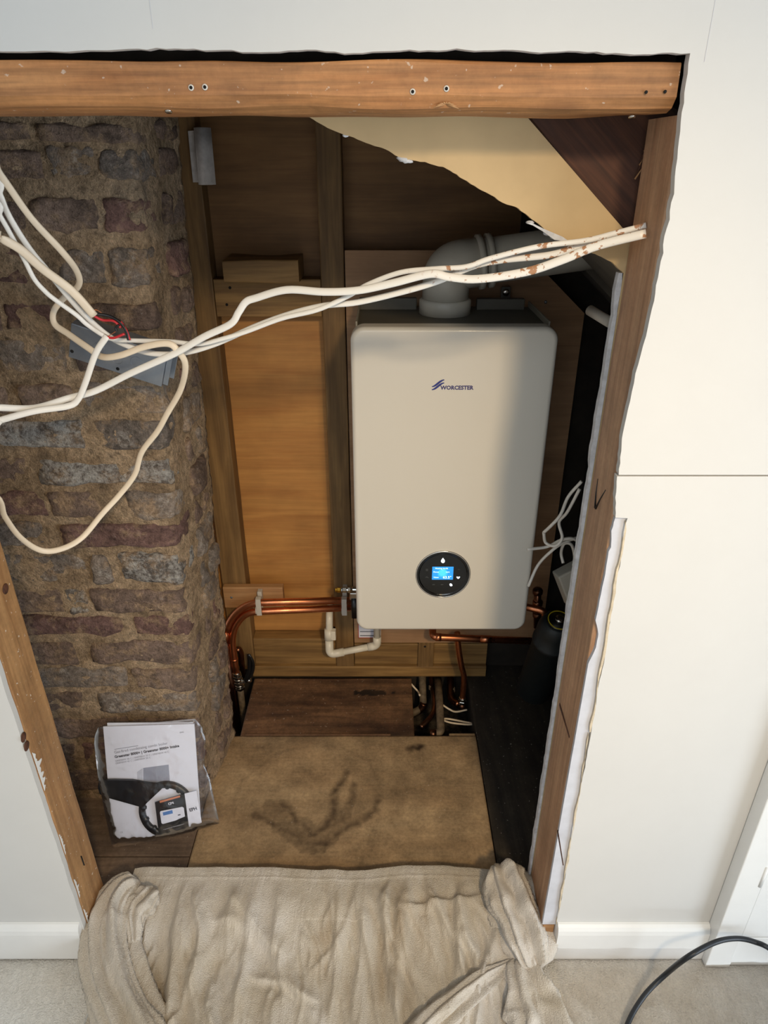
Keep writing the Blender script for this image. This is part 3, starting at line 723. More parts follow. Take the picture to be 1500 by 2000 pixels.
FRONT = [  # courses seen on the front face: (top, bottom, [(left, right, material)])  in photograph pixels
    (236, 276, [(-70, 60, 'brick'), (75, 180, 'brick')]), (290, 352, [(-60, 85, 'brick'), (95, 188, 'brickg'), (194, 262, 'brickg')]),
    (386, 452, [(-60, 50, 'brick'), (62, 190, 'brick'), (200, 248, 'brickr')]), (484, 556, [(-60, 88, 'brickr'), (112, 205, 'brickg'), (210, 276, 'brickg')]),
    (592, 646, [(-60, 0, 'brick'), (8, 118, 'brickr'), (180, 285, 'brick')]), (668, 728, [(-60, 128, 'brickg'), (150, 290, 'brick')]),
    (750, 804, [(-60, 14, 'brick'), (44, 146, 'brick'), (152, 282, 'brickg')]), (820, 876, [(-60, 162, 'brickw'), (184, 292, 'brickg')]),
    (893, 946, [(-60, 54, 'brick'), (72, 300, 'brickw')]), (958, 1012, [(-60, 92, 'brickr'), (98, 192, 'brick'), (247, 318, 'brickg')]),
    (1022, 1068, [(-60, 86, 'brickg'), (122, 320, 'brickr')]), (1080, 1136, [(-60, 176, 'brickg'), (182, 214, 'brickg'), (236, 330, 'brickw')]),
    (1149, 1196, [(-60, 120, 'brick'), (128, 174, 'brickw'), (181, 336, 'brick')]), (1203, 1240, [(-60, 240, 'brickr'), (262, 344, 'brickr')]),
    (1252, 1297, [(20, 150, 'brick'), (176, 352, 'brick')]), (1305, 1344, [(40, 250, 'brickg'), (263, 360, 'brick')]),
    (1353, 1390, [(60, 164, 'brick'), (192, 366, 'brickg')]), (1402, 1440, [(60, 250, 'brick'), (262, 374, 'brick')]), (1452, 1490, [(60, 150, 'brick'), (162, 380, 'brickr')]), (1502, 1540, [(60, 270, 'brick'), (282, 388, 'brick')])]
rnd = random.Random(11); seed = 1.0
SIDE_T = ['brick', 'brickg', 'brick', 'brickr', 'brick']
for ci, (t, b, row) in enumerate(FRONT):
    zt, zb = P(200, t, Y=CH_Y0).z, P(200, b, Y=CH_Y0).z
    for bi, (l, r, mt) in enumerate(row):
        xl, xr = P(l, (t + b) / 2, Y=CH_Y0).x, P(r, (t + b) / 2, Y=CH_Y0).x
        last = bi == len(row) - 1
        if last: xr = corner_x((zt + zb) / 2) + 0.003
        pr = rnd.uniform(0.001, 0.010); seed += 3.7
        rough_brick(xl, xr, CH_Y0 - pr, CH_Y0 + (0.09 if last else 0.07), zb, zt, seed, M[mt])
    # the return face
    zc_ = (zt + zb) / 2; y = CH_Y0 + (0.105 if ci % 2 else 0.10); 
    ys = [(CH_Y0 + 0.104, CH_Y0 + 0.215)] if ci % 2 else [(CH_Y0 + 0.104, CH_Y0 + 0.150), (CH_Y0 + 0.165, CH_Y0 + 0.222)]
    for (ya, yb) in ys:
        seed += 2.3; cx = corner_x(zc_); dx = 0.16 * ((ya + yb) / 2 - CH_Y0) * (1 - zc_ / 3)
        rough_brick(cx + dx - 0.06, cx + dx + rnd.uniform(0.003, 0.010), ya, yb, zb + rnd.uniform(-.004, .004), zt + rnd.uniform(-.004, .004), seed, M[rnd.choice(SIDE_T)])

# ------------------------------------------------------------------ boiler
BX0, BX1, BZ0, BZ1, BF, BB = -0.0715, 0.370, 0.464, 1.2515, 1.445, 1.786
boi = thing('boiler', (0.149, 1.62, BZ0), 'white wall hung combi boiler with a round black control dial', 'boiler')
def rrect(cx, cz, w, h, r, n=8):
    pts_ = []
    for sx, sz, a0 in ((1, 1, 0), (-1, 1, 90), (-1, -1, 180), (1, -1, 270)):
        for k in range(n + 1):
            a = math.radians(a0 + 90 * k / n)
            pts_.append((cx + sx * (w / 2 - r) + r * math.cos(a), cz + sz * (h / 2 - r) + r * math.sin(a)))
    return pts_
def cover(name, cx, cz, w, h, r, steps, mat, parent, **kw):
    V, F = [], []
    for ins, y in steps:
        for a, b in rrect(cx, cz, w - 2 * ins, h - 2 * ins, max(r - ins, 0.002)): V.append((a, y, b))
    m = len(V) // len(steps)
    for i in range(len(steps) - 1):
        for j in range(m):
            k = (j + 1) % m; F.append((i * m + j, i * m + k, (i + 1) * m + k, (i + 1) * m + j))
    F.append(tuple(range((len(steps) - 1) * m, len(steps) * m))); F.append(tuple(range(m))[::-1])
    bm = bmesh.new(); bv = [bm.verts.new(v) for v in V]
    for f in F: bm.faces.new([bv[i] for i in f])
    bmesh.ops.recalc_face_normals(bm, faces=bm.faces)
    return autosmooth(bobj(name, bm, mat, parent, True, **kw), 40)
cxb, czb = (BX0 + BX1) / 2, (BZ0 + BZ1) / 2
st = [(0.0, BF + 0.040), (0.0, BF + 0.011)] + [(0.011 * (1 - math.cos(math.radians(a))), BF + 0.011 * (1 - math.sin(math.radians(a)))) for a in (15, 30, 45, 60, 75, 90)]
cover('front_cover', cxb, czb, BX1 - BX0, BZ1 - BZ0, 0.030, st, M['boiler'], boi, label='white enamel front cover with rounded corners')
box('casing', BX0 + 0.010, BX1 - 0.010, BF + 0.0405, BB - 0.05, BZ0 + 0.006, BZ1 - 0.012, M['casing'], boi, 0.004, label='dark grey casing')
box('top_rail', BX0 + 0.05, BX1 - 0.07, BF + 0.048, BF + 0.060, BZ1 - 0.0118, BZ1 - 0.006, M['casing2'], boi, 0.001)
for a, b in ((BX0 + 0.010, BX0 + 0.014), (BX1 - 0.014, BX1 - 0.010)):
    box('side_flange', a, b, BF + 0.05, BB - 0.055, BZ1 - 0.0118, BZ1 + 0.002, M['casing2'], boi, 0.001)
box('hanging_bracket', BX0 + 0.012, cxb - 0.07, BB - 0.095, BB - 0.075, BZ1 - 0.0118, BZ1 + 0.016, M['casing'], boi, 0.002)
box('hanging_bracket', cxb + 0.075, BX1 - 0.03, BB - 0.095, BB - 0.075, BZ1 - 0.0118, BZ1 + 0.014, M['casing'], boi, 0.002)
sc_ = P(990, 573, Y=BB - 0.045)
lathe('bracket_screw', [(0.009, 0), (0.008, 0.006), (0.005, 0.007)], (sc_.x, BB - 0.03, sc_.z), (0, -1, 0), M['chrome'], boi, 14)
box('bracket_tab', sc_.x - 0.012, sc_.x + 0.012, BB - 0.030, BB - 0.024, BZ1 - 0.012, sc_.z + 0.013, M['casing'], boi, 0.002)
box('rear_casing', BX0 + 0.025, BX1 - 0.025, BB - 0.0495, BB, BZ0 + 0.01, BZ1 - 0.02, M['casing'], boi, 0.003)
# badge: swoosh and lettering
yb = BF - 0.0002
zt_ = P(880, 755, Y=BF).z
for dz in (0.0, 0.0068):
    pth = [Vector((0.1045 + t * 0.0265, yb, P(843, 761, Y=BF).z + dz + 0.0150 * (t * t * (3 - 2 * t)))) for t in [k / 14 for k in range(15)]]
    tube('badge_swoosh', pth, lambda t: 0.0010 + 0.0013 * math.sin(math.pi * t), M['blueink'], boi, 6, rh=0.0004, wide=(0, 1, 0))
text('badge_lettering', 'WORCESTER', (0.1235, BF, P(880, 757.5, Y=BF).z), (1, 0, 0), (0, 0, 1), 0.0122, M['badge'], boi, bold=0.0005, lift=0.0005)
# round control dial
dx, dz = 0.1480, P(865, 1122, Y=BF).z
dl = lathe('control_dial', [(0.0655, -0.004), (0.0655, 0.0022), (0.0615, 0.0022), (0.0590, 0.0006)], (dx, BF, dz), (0, -1, 0), M['blackgloss'], boi, 56, smooth=False)
lathe('dial_ring', [(0.0695, -0.002), (0.0690, 0.0022), (0.0665, 0.0030), (0.0657, 0.0020), (0.0657, -0.002)], (dx, BF, dz), (0, -1, 0), M['ring'], dl, 56, ring=True)
def dpt(px, py): return P(px, py, Y=BF - 0.0009)
a, b = dpt(844.5, 1107), dpt(884.5, 1132)
box('screen', a.x, b.x, BF - 0.0012, BF - 0.0004, b.z, a.z, M['screen'], dl, 0.0)
lathe('screen_glow', [(0.013, 0), (0.006, 0.0001)], ((a.x + b.x) / 2, BF - 0.0012, (a.z + b.z) / 2), (0, -1, 0), M['screen2'], dl, 24)
for body, px, py, sz in (('Heating mode', 850, 1110, 0.0056), ('Power', 846.5, 1117, 0.0052), ('Low', 871, 1117, 0.0052), ('Water', 846.5, 1127.5, 0.0052), ('63.5\u00b0', 865, 1127.5, 0.0102)):
    text('screen_text', body, dpt(px, py), (1, 0, 0), (0, 0, 1), sz, M['lit'], dl, lift=0.0007)
def sym(name, pts_, mat):
    V = [P(780 + x / 8.824, 1050 + y / 8.824, Y=BF - 0.0010) for x, y in pts_]
    n = len(V); W = V + [v + Vector((0, 0.0006, 0)) for v in V]
    return mobj(name, W, [tuple(range(n))] + [(i, (i + 1) % n, n + (i + 1) % n, n + i) for i in range(n)], mat, dl, False)
sym('drop_symbol', [(752, 350), (775, 380), (785, 405), (775, 430), (752, 440), (728, 430), (717, 405), (728, 380)], M['lit'])
sym('heart_symbol', [(985, 675), (1000, 672), (1014, 684), (1028, 672), (1045, 675), (1038, 695), (1014, 712), (990, 695)], M['lit'])
sym('leaf_symbol', [(865, 800), (885, 790), (908, 805), (915, 825), (900, 838), (880, 836), (868, 822)], M['lit'])
for y0 in (540, 555, 570): sym('menu_symbol', [(455, y0), (495, y0), (495, y0 + 5), (455, y0 + 5)], M['dimsym'])
sym('return_symbol', [(448, 684), (478, 672), (502, 694), (496, 698), (478, 680), (452, 690)], M['dimsym'])
for x0 in (570, 715): sym('key_symbol', [(x0, 808), (x0 + 42, 806), (x0 + 42, 814), (x0, 816)], M['dimsym'])
sym('up_symbol', [(1008, 556), (1024, 545), (1042, 556), (1024, 550)], M['dimsym'])
# stubs and warning label beneath
for x in (0.045, 0.170, 0.185, 0.20): tube('tail_stub', [(x, 1.66, BZ0 - 0.03), (x, 1.66, BZ0 + 0.02)], 0.0085, M['copperold'], boi, 12)
la, lb_ = P(699, 1212, Y=1.7872), P(732, 1246, Y=1.7872)
lab = box('warning_label', la.x, lb_.x + 0.02, 1.7868, 1.7878, lb_.z, la.z, M['paper'], None, 0.0, label='small white warning label with red border under the boiler', cat='label')
box('red_border', la.x, lb_.x + 0.02, 1.7862, 1.7867, lb_.z, lb_.z + 0.002, M['redink'], lab, 0); box('red_border', la.x, la.x + 0.002, 1.7862, 1.7867, lb_.z, la.z, M['redink'], lab, 0)
for k in (0, 2): box('print_line', la.x + 0.006, lb_.x + 0.008, 1.7862, 1.7867, lb_.z + 0.009 + 0.008 * k, lb_.z + 0.0115 + 0.008 * k, M['ink'], lab, 0)

# ------------------------------------------------------------------ flue
fx, fy = P(869, 600, Y=1.655).x, 1.655
ft = BZ1 - 0.012
flue = thing('flue', (fx, fy, ft), 'grey white flue elbow and pipe rising from the top of the boiler', 'flue')
lathe('flue_collar', [(0.061, 0.0), (0.061, 0.030), (0.058, 0.033), (0.056, 0.034)], (fx, fy, ft + 0.0005), (0, 0, 1), M['flue'], flue, 40)
hz = ft + 0.105
d = Vector((1, 0.06, 0.125)).normalized()
el = fillet([(fx, fy, ft + 0.035), (fx, fy, hz), Vector((fx, fy, hz)) + d * 0.085], 0.085, 14)
tube('flue_elbow', el, 0.0545, M['flue'], flue, 36)
e0 = Vector((fx, fy, hz)) + d * 0.07
for s_, r_ in ((0.0, 0.0605), (0.022, 0.0600)):
    lathe('elbow_ring', [(0.054, 0), (r_, 0.002), (r_, 0.012), (0.054, 0.014)], e0 + d * s_, d, M['flue'], flue, 40)
tube('flue_pipe', [e0 + d * 0.02, e0 + d * 0.2, e0 + d * 0.345], 0.0505, M['flue'], flue, 36)
for k in (0, 1):
    c = e0 + d * (0.018 + 0.022 * k) + Vector((0, -0.057, -0.024))
    lathe('flue_screw', [(0.005, 0), (0.004, 0.003)], c, (0, -1, -0.3), M['galv'], flue, 10)

# ------------------------------------------------------------------ copper pipes on the left
py_ = 1.742
def PP(px, py, Y=py_): return P(px, py, Y=Y)
pa = thing('copper_pipe', PP(700, 1173), 'upper copper pipe running from the boiler into a fat downpipe by the chimney', 'pipe')
tube('pipe_run', fillet([PP(705, 1172), PP(487, 1177), PP(452, 1205), PP(440, 1240)], 0.06, 10), 0.0112, M['copper'], pa, 16)
tube('reducer', [PP(441, 1232), PP(439, 1240), PP(438.5, 1256)], lambda t: 0.0125 + 0.0045 * min(1, t * 3), M['copper'], pa, 18)
tube('downpipe', [PP(438.5, 1255), Vector((PP(438.5, 1255).x + 0.004, py_, -0.19))], 0.0152, M['copperold'], pa, 18)
pb = thing('copper_pipe', PP(700, 1187), 'lower copper pipe running from the boiler to the valves by the chimney', 'pipe')
tube('pipe_run', fillet([PP(705, 1186), PP(482, 1195), PP(459, 1222), PP(453, 1250), PP(457, 1285), PP(461, 1312)], 0.055, 10), 0.0108, M['copper'], pb, 16)
lathe('solder_collar', [(0.0122, 0), (0.0122, 0.006)], PP(457.5, 1286), (0, 0, -1), M['copper'], pb, 16)
vl = thing('pipe_valve', PP(464, 1345), 'chrome compression valve on the lower copper pipe with black lever handles', 'valve')
vc = PP(462, 1312)
for k, (r, z) in enumerate(((0.0135, 0.0), (0.0165, -0.013), (0.0150, -0.026), (0.0175, -0.038), (0.0150, -0.052), (0.018, -0.060))):
    lathe('nut', [(r * 0.9, 0), (r, 0.002), (r, 0.010), (r * 0.9, 0.012)], vc + Vector((0.001 * k, 0, z - 0.012)), (0, 0, 1), M['chrome'], vl, 6 if k % 2 else 18, smooth=False)
tube('valve_tail', [vc + Vector((0.005, 0, -0.07)), vc + Vector((0.006, 0, -0.30))], 0.0105, M['pipeold'], vl, 14)
tube('valve_branch', [vc + Vector((0.005, 0, -0.045)), vc + Vector((0.030, 0.004, -0.040)), vc + Vector((0.044, 0.005, -0.038))], 0.0075, M['chrome'], vl, 12)
for ox, pts_ in ((0, ((489, 1320), (494, 1305), (493, 1292), (487, 1281))), (1, ((481, 1325), (486, 1312), (487, 1296), (486, 1278)))):
    tube('lever', catmull([PP(478 + 4 * ox, 1330, 1.735)] + [PP(x, y, 1.735) for x, y in pts_], 5), 0.0062, M['black'], vl, 8, rh=0.0028, wide=(0, 1, 0))
pc = thing('copper_stub', PP(463, 1290, 1.775), 'short tarnished copper loop behind the chrome valve', 'pipe')
tube('loop', fillet([PP(463, 1272, 1.770), PP(466, 1267, 1.775), PP(471, 1275, 1.778), PP(474, 1320, 1.778)], 0.012, 6), 0.0095, M['copperold'], pc, 14)
# double pipe clips
for px, nm in ((505.5, 'pale double pipe clip on the copper pipes near the chimney'), (672.5, 'greyish double pipe clip on the copper pipes beside the boiler')):
    pcl = thing('pipe_clip', PP(px, 1180, 1.75), nm, 'clip', 'double pipe clips')
    for py in (1174.5, 1190):
        c = PP(px, py)
        bm = bmesh.new(); V, F = [], []
        for w in (-0.008, 0.008):
            for r in (0.0155, 0.0118):
                for k in range(17):
                    a = math.radians(20 + 320 * k / 16); V.append(c + Vector((w, math.cos(a) * r, math.sin(a) * r)))
        n = 17
        for k in range(16):
            F += [(k, k + 1, 2 * n + k + 1, 2 * n + k), (n + k, 3 * n + k, 3 * n + k + 1, n + k + 1), (k, n + k, n + k + 1, k + 1), (2 * n + k, 2 * n + k + 1, 3 * n + k + 1, 3 * n + k)]
        mobj('clip_jaw', V, F, M['clip'], pcl, False)
    c0, c1 = PP(px, 1168), PP(px, 1193)
    box('clip_face', c0.x - 0.0078, c0.x + 0.0078, c0.y - 0.0175, c0.y - 0.0130, c1.z - 0.006, c0.z + 0.006, M['clip'], pcl, 0.001)
    box('clip_back', c0.x - 0.007, c0.x + 0.007, c0.y + 0.0145, c0.y + (0.0335 if px < 600 else 0.0575), c1.z - 0.002, c0.z + 0.012, M['clip'], pcl, 0.001)
# drain cock and lever valve left of the boiler
dv = thing('isolating_valve', PP(680, 1160, 1.70), 'brass and chrome drain valve with black lever at the lower left of the boiler', 'valve')
ax = Vector((1, 0, 0))
c = PP(654.5, 1152, 1.71)
for r, x0, x1, mt, sg in ((0.006, 0.0, 0.006, 'brass', 6), (0.0085, 0.006, 0.017, 'brass', 6), (0.0105, 0.019, 0.022, 'chrome', 20), (0.009, 0.022, 0.034, 'chrome', 6), (0.0075, 0.034, 0.052, 'chrome', 16), (0.0095, 0.038, 0.046, 'chrome', 6), (0.012, 0.052, 0.075, 'chrome', 20)):
    lathe('fitting', [(r * 0.92, 0), (r, 0.001), (r, x1 - x0 - 0.001), (r * 0.92, x1 - x0)], c + ax * x0, ax, M[mt], dv, sg, smooth=False)
lv = PP(690, 1163, 1.690)
box('lever_hub', lv.x - 0.011, lv.x + 0.012, lv.y - 0.006, lv.y + 0.02, lv.z - 0.014, lv.z + 0.012, M['chrome'], dv, 0.003)
tube('lever', [lv + Vector((0.002, -0.006, -0.008)), lv + Vector((0.002, -0.008, -0.04)), lv + Vector((0.003, -0.006, -0.078))], lambda t: 0.0085 + 0.001 * t, M['black'], dv, 10, rh=0.0035, wide=(0, 1, 0))

# ------------------------------------------------------------------ condensate pipe
cp = thing('condensate_pipe', PP(690, 1270, 1.75), 'white plastic condensate pipe with elbows under the left of the boiler', 'pipe')
def PQ(x, y, Y): return P(620 + x / 10.714, 1130 + y / 10.714, Y=Y)
e1, e2, t1, t0 = PQ(255, 1590, 1.735), PQ(1250, 1400, 1.735), PQ(1240, 1090, 1.735), PQ(270, 1030, 1.80)
tube('waste_run', [e1 + (e2 - e1) * 0.06, e2 - (e2 - e1) * 0.05], 0.0107, M['plastic'], cp, 18)
tube('elbow', fillet([e2 - (e2 - e1).normalized() * 0.030, e2, e2 + Vector((0, 0, 0.034))], 0.02, 8), 0.0130, M['plastic'], cp, 18)
tube('riser', [e2 + Vector((0, 0, 0.02)), Vector((e2.x, 1.735, BZ0 + 0.005))], 0.0107, M['plastic'], cp, 18)
tube('elbow', fillet([e1 + (e2 - e1).normalized() * 0.048, e1, e1 + Vector((0, 0.012, 0.05))], 0.02, 8), 0.0132, M['plastic'], cp, 18)
kx = e1 + Vector((0, 0.012, 0.052))
tube('coupling', [kx, kx + Vector((0.001, 0.006, 0.036))], 0.0158, M['plastic'], cp, 18)
box('coupling_clip', kx.x + 0.006, kx.x + 0.022, kx.y - 0.012, kx.y + 0.008, kx.z + 0.004, kx.z + 0.038, M['plastic'], cp, 0.002)
tube('branch', [kx + Vector((0.001, 0.006, 0.034)), kx + Vector((0.001, 0.030, 0.075)), kx + Vector((0.001, 0.10, 0.085))], 0.0112, M['plastic'], cp, 18)
h0, h1 = P(636, 1224, Y=PYB), P(657, 1250, Y=PYB)
box('pipe_hole', h0.x, h1.x, PYB - 0.0006, PYB + 0.0005, h1.z, h0.z, M['hole'], wb, 0)

# ------------------------------------------------------------------ pipes under and right of the boiler
gp = thing('copper_pipe', P(900, 1250, Y=1.70), 'bright copper pipe running right under the boiler bottom edge', 'pipe')
g0, g1 = P(846, 1244, Y=1.70), P(1064, 1253, Y=1.70)
tube('pipe_run', fillet([g0 + Vector((0.0, 0.06, 0.01)), g0, g1], 0.014, 8), 0.0112, M['copper'], gp, 18)
tube('socket', [g0 + (g1 - g0) * 0.02, g0 + (g1 - g0) * 0.07], 0.0125, M['copper'], gp, 18)
tube('socket', [g0 + (g1 - g0) * 0.42, g0 + (g1 - g0) * 0.52], 0.0122, M['copper'], gp, 18)
vp = thing('copper_pipe', P(900, 1300, Y=1.72), 'bright copper pipe dropping from the boiler into the floor hole', 'pipe')
tube('pipe_run', catmull([P(893, 1236, Y=1.715), P(896, 1268, Y=1.715), P(901, 1300, Y=1.715), P(906, 1320, Y=1.715), P(905, 1345, Y=1.715), P(903.5, 1362, Y=1.715)], 8), 0.0092, M['copper'], vp, 16)
c = P(903.5, 1362, Y=1.715)
lathe('compression_nut', [(0.011, 0), (0.0125, 0.002), (0.0125, 0.007), (0.011, 0.009)], c, (0, 0, -1), M['chrome'], vp, 18)
lathe('compression_nut', [(0.013, 0), (0.0145, 0.002), (0.0145, 0.010), (0.013, 0.013)], c + Vector((0, 0, -0.012)), (0, 0, -1), M['chrome'], vp, 6, smooth=False)
lathe('elbow_body', [(0.012, 0), (0.013, 0.02), (0.012, 0.024)], c + Vector((0, 0, -0.025)), (0, 0, -1), M['copperold'], vp, 16)
def hp(x, y, Y): return P(780 + x * 0.15333, 1220 + y * 0.15333, Y=Y)
q1 = thing('old_pipe', hp(300, 900, 1.78), 'old dull pipe bending left under the floor, leftmost in the hole', 'pipe')
tube('pipe_run', fillet([hp(290, 640, 1.835), hp(305, 1060, 1.765), hp(160, 1130, 1.74)], 0.045, 10), 0.0125, M['pipeold'], q1, 16)
tube('copper_bend', catmull([hp(312, 1005, 1.763), hp(290, 1060, 1.758), hp(240, 1096, 1.755), hp(175, 1120, 1.75)], 5), 0.0130, M['copperold'], q1, 16)
q2 = thing('old_pipe', hp(430, 900, 1.72), 'thin copper pipe curving forward under the floor in the middle of the hole', 'pipe')
tube('pipe_run', catmull([hp(405, 660, 1.83), hp(420, 800, 1.79), hp(445, 960, 1.72), hp(440, 1090, 1.66), hp(380, 1200, 1.615), hp(270, 1310, 1.585)], 7), 0.0085, M['copperold'], q2, 14)
lathe('joint', [(0.0105, 0), (0.0112, 0.002), (0.0112, 0.012), (0.0105, 0.014)], hp(415, 775, 1.795), (0, -0.3, -1), M['pipeold'], q2, 14)
q3 = thing('old_pipe', hp(510, 900, 1.72), 'grey old pipe running forward to an elbow at the front of the hole', 'pipe')
tube('pipe_run', fillet([hp(490, 660, 1.83), hp(510, 1000, 1.68), hp(530, 1375, 1.565), hp(400, 1400, 1.562)], 0.025, 8), 0.0125, M['pipeold'], q3, 16)
lathe('end_fitting', [(0.0135, 0), (0.0135, 0.02)], hp(470, 1392, 1.562), (-1, 0, 0), M['copperold'], q3, 16)
q4 = thing('old_pipe', hp(660, 900, 1.77), 'tarnished copper bend joining the bright drop pipe in the hole', 'pipe')
tube('pipe_run', catmull([hp(650, 660, 1.835), hp(650, 860, 1.78), hp(675, 960, 1.75), hp(760, 1020, 1.72)], 7), 0.0128, M['copperold'], q4, 16)
lathe('joint', [(0.0140, 0), (0.0150, 0.002), (0.0150, 0.014), (0.0140, 0.016)], hp(655, 800, 1.795), (0.05, -0.3, -1), M['pipeold'], q4, 16)
for k, (pts_, lb) in enumerate(((((545, 1020, 1.70), (640, 1080, 1.69), (720, 1110, 1.69), (860, 1085, 1.70)), 'pale wire curving under the drop pipe in the hole'),
                               (((545, 1205, 1.63), (620, 1200, 1.64), (860, 1245, 1.65), (960, 1265, 1.64)), 'upper of two pale straight wires at the front of the hole'),
                               (((550, 1215, 1.62), (660, 1250, 1.625), (860, 1272, 1.63), (965, 1268, 1.64)), 'lower of two pale straight wires at the front of the hole'),
                               (((150, 755, 1.78), (190, 800, 1.77), (235, 850, 1.76), (260, 900, 1.72)), 'short pale wire at the left end of the hole'))):
    tube('floor_wire', catmull([hp(*q) for q in pts_], 6), 0.0032, M['cablecream'], None, 8, label=lb, cat='wire')

# black vessel, copper and cables in the dark right corner
ves = thing('heating_vessel', P(1090, 1340, Y=1.56), 'black canister with a yellow ring on its top, right of the boiler', 'canister')
vb = P(1092, 1213, Y=1.545)
axv = Vector((0.05, -0.30, 1)).normalized()
lathe('vessel_body', [(0.050, -0.36), (0.053, -0.355), (0.053, -0.10), (0.056, -0.098), (0.056, -0.085), (0.053, -0.083), (0.053, -0.035), (0.046, -0.010), (0.040, -0.002), (0.036, 0.0)], vb, axv, M['vessel'], ves, 36)
lathe('top_disc', [(0.035, 0), (0.034, 0.004)], vb, axv, M['black'], ves, 36)
lathe('yellow_ring', [(0.0325, 0.0042), (0.0325, 0.0052), (0.0298, 0.0052), (0.0298, 0.0042)], vb, axv, M['yellow'], ves, 36, ring=True, smooth=False)
lathe('cap', [(0.013, 0.004), (0.013, 0.012), (0.009, 0.014)], vb, axv, M['chrome'], ves, 20)
up_ = axv.orthogonal().normalized()
rp = thing('copper_pipe', P(1050, 1190, Y=1.66), 'tarnished copper pipe between the boiler and the black canister', 'pipe')
tube('pipe_run', catmull([P(1015, 1182, Y=1.66), P(1035, 1187, Y=1.655), P(1055, 1192, Y=1.645), P(1064, 1200, Y=1.64), P(1068, 1225, Y=1.64)], 6), 0.0105, M['copper'], rp, 14)
rq = thing('copper_joint', P(1052, 1160, Y=1.70), 'dark tarnished copper joint above the black canister', 'pipe fitting')
tube('stem', [P(1049, 1225, Y=1.71), P(1050, 1150, Y=1.71)], 0.011, M['copperold'], rq, 14)
for yy in (1205, 1182, 1160): lathe('joint', [(0.0125, 0), (0.0155, 0.003), (0.0155, 0.014), (0.0125, 0.018)], P(1049.5, yy, Y=1.71), (0, 0, 1), M['copperold'], rq, 16)
tube('lower_stem', [P(1046, 1266, Y=1.72), P(1040, 1345, Y=1.72)], 0.010, M['pipeold'], rq, 12)
jb = thing('junction_box', P(1105, 1140, Y=1.50), 'grey white junction box with a screw behind the right stud', 'junction box')
j0, j1 = P(1091, 1098, Y=1.50), P(1140, 1180, Y=1.50)
bm = box_bm(-0.04, 0.05, -0.02, 0.02, -0.055, 0.055, 0.004)
R = Matrix.Rotation(math.radians(-24), 4, 'Y') @ Matrix.Rotation(math.radians(14), 4, 'Z')
for v in bm.verts: v.co = R @ v.co + Vector((j0.x + 0.050, 1.50, (j0.z + j1.z) / 2))
bobj('box_lid', bm, M['flue'], jb)
lathe('lid_screw', [(0.004, 0), (0.003, 0.002)], P(1099, 1137, Y=1.4805), (0, -1, 0), M['galv'], jb, 10)
for k, (pts_, lb) in enumerate(((((1136, 940), (1110, 970), (1095, 1005), (1078, 1025), (1062, 1040)), 'white cable hanging from above into the tangle right of the boiler'),
                               (((1062, 1040), (1066, 1060), (1085, 1066), (1098, 1050), (1092, 1020), (1108, 1000), (1132, 955)), 'white cable looped in the tangle right of the boiler'),
                               (((1030, 1073), (1068, 1068), (1095, 1055), (1118, 1052), (1135, 1062)), 'white cable running level from the boiler side to the stud'),
                               (((1032, 1145), (1050, 1105), (1075, 1078), (1100, 1060), (1128, 1050)), 'white cable rising steeply from the copper joint to the tangle'),
                               (((1100, 1100), (1096, 1080), (1102, 1062), (1116, 1064), (1122, 1085), (1120, 1105)), 'white cable loop above the junction box'))):
    Y0 = 1.40 + 0.012 * k
    tube('white_cable', catmull([P(x, y, Y=Y0 + 0.012 * math.sin(i * 1.9)) for i, (x, y) in enumerate(pts_)], 7), 0.0038, M['cable'], None, 8, label=lb, cat='cable', group='cables tangled right of the boiler')
tube('tube_stub', [P(1152, 606, Y=1.40), P(1192, 630, Y=1.34)], 0.0105, M['clip'], None, 14, label='short grey tube stub in the dark upper right corner', cat='tube')

# dusty plastic trunking offcut on the chimney-side stud
to = thing('trunking_offcut', P(395, 305, Y=1.79), 'dusty grey curved plastic offcut fixed to the back stud under the beam', 'offcut')
a0, a1, b0_, b1_ = P(376, 249, Y=1.775), P(386, 361, Y=1.775), P(410, 249, Y=1.775), P(420, 361, Y=1.775)
V, F = [], []
n = 12
for top in (0, 1):
    A, B = (a0, b0_) if top == 0 else (a1, b1_)
    for r in (0, 0.003):
        for k in range(n + 1):
            t = k / n; q = A + (B - A) * t
            V.append(q + Vector((0, 0.010 - (0.022 - r) * math.sin(math.pi * t) ** 0.8, 0)))
m = n + 1
for k in range(n): F += [(k, k + 1, 2 * m + k + 1, 2 * m + k), (m + k, 3 * m + k, 3 * m + k + 1, m + k + 1), (k, m + k, m + k + 1, k + 1), (2 * m + k, 2 * m + k + 1, 3 * m + k + 1, 3 * m + k)]
mobj('curved_shell', V, F, M['trunk'], to, True)
c0, c1 = P(368, 256, Y=1.797), P(378, 356, Y=1.797)
slab('flat_strip', [(c0.x, c0.z), (c0.x + 0.013, c0.z + 0.001), (c1.x + 0.013, c1.z), (c1.x, c1.z)], 1.792, 1.8005, M['trunk'], to)

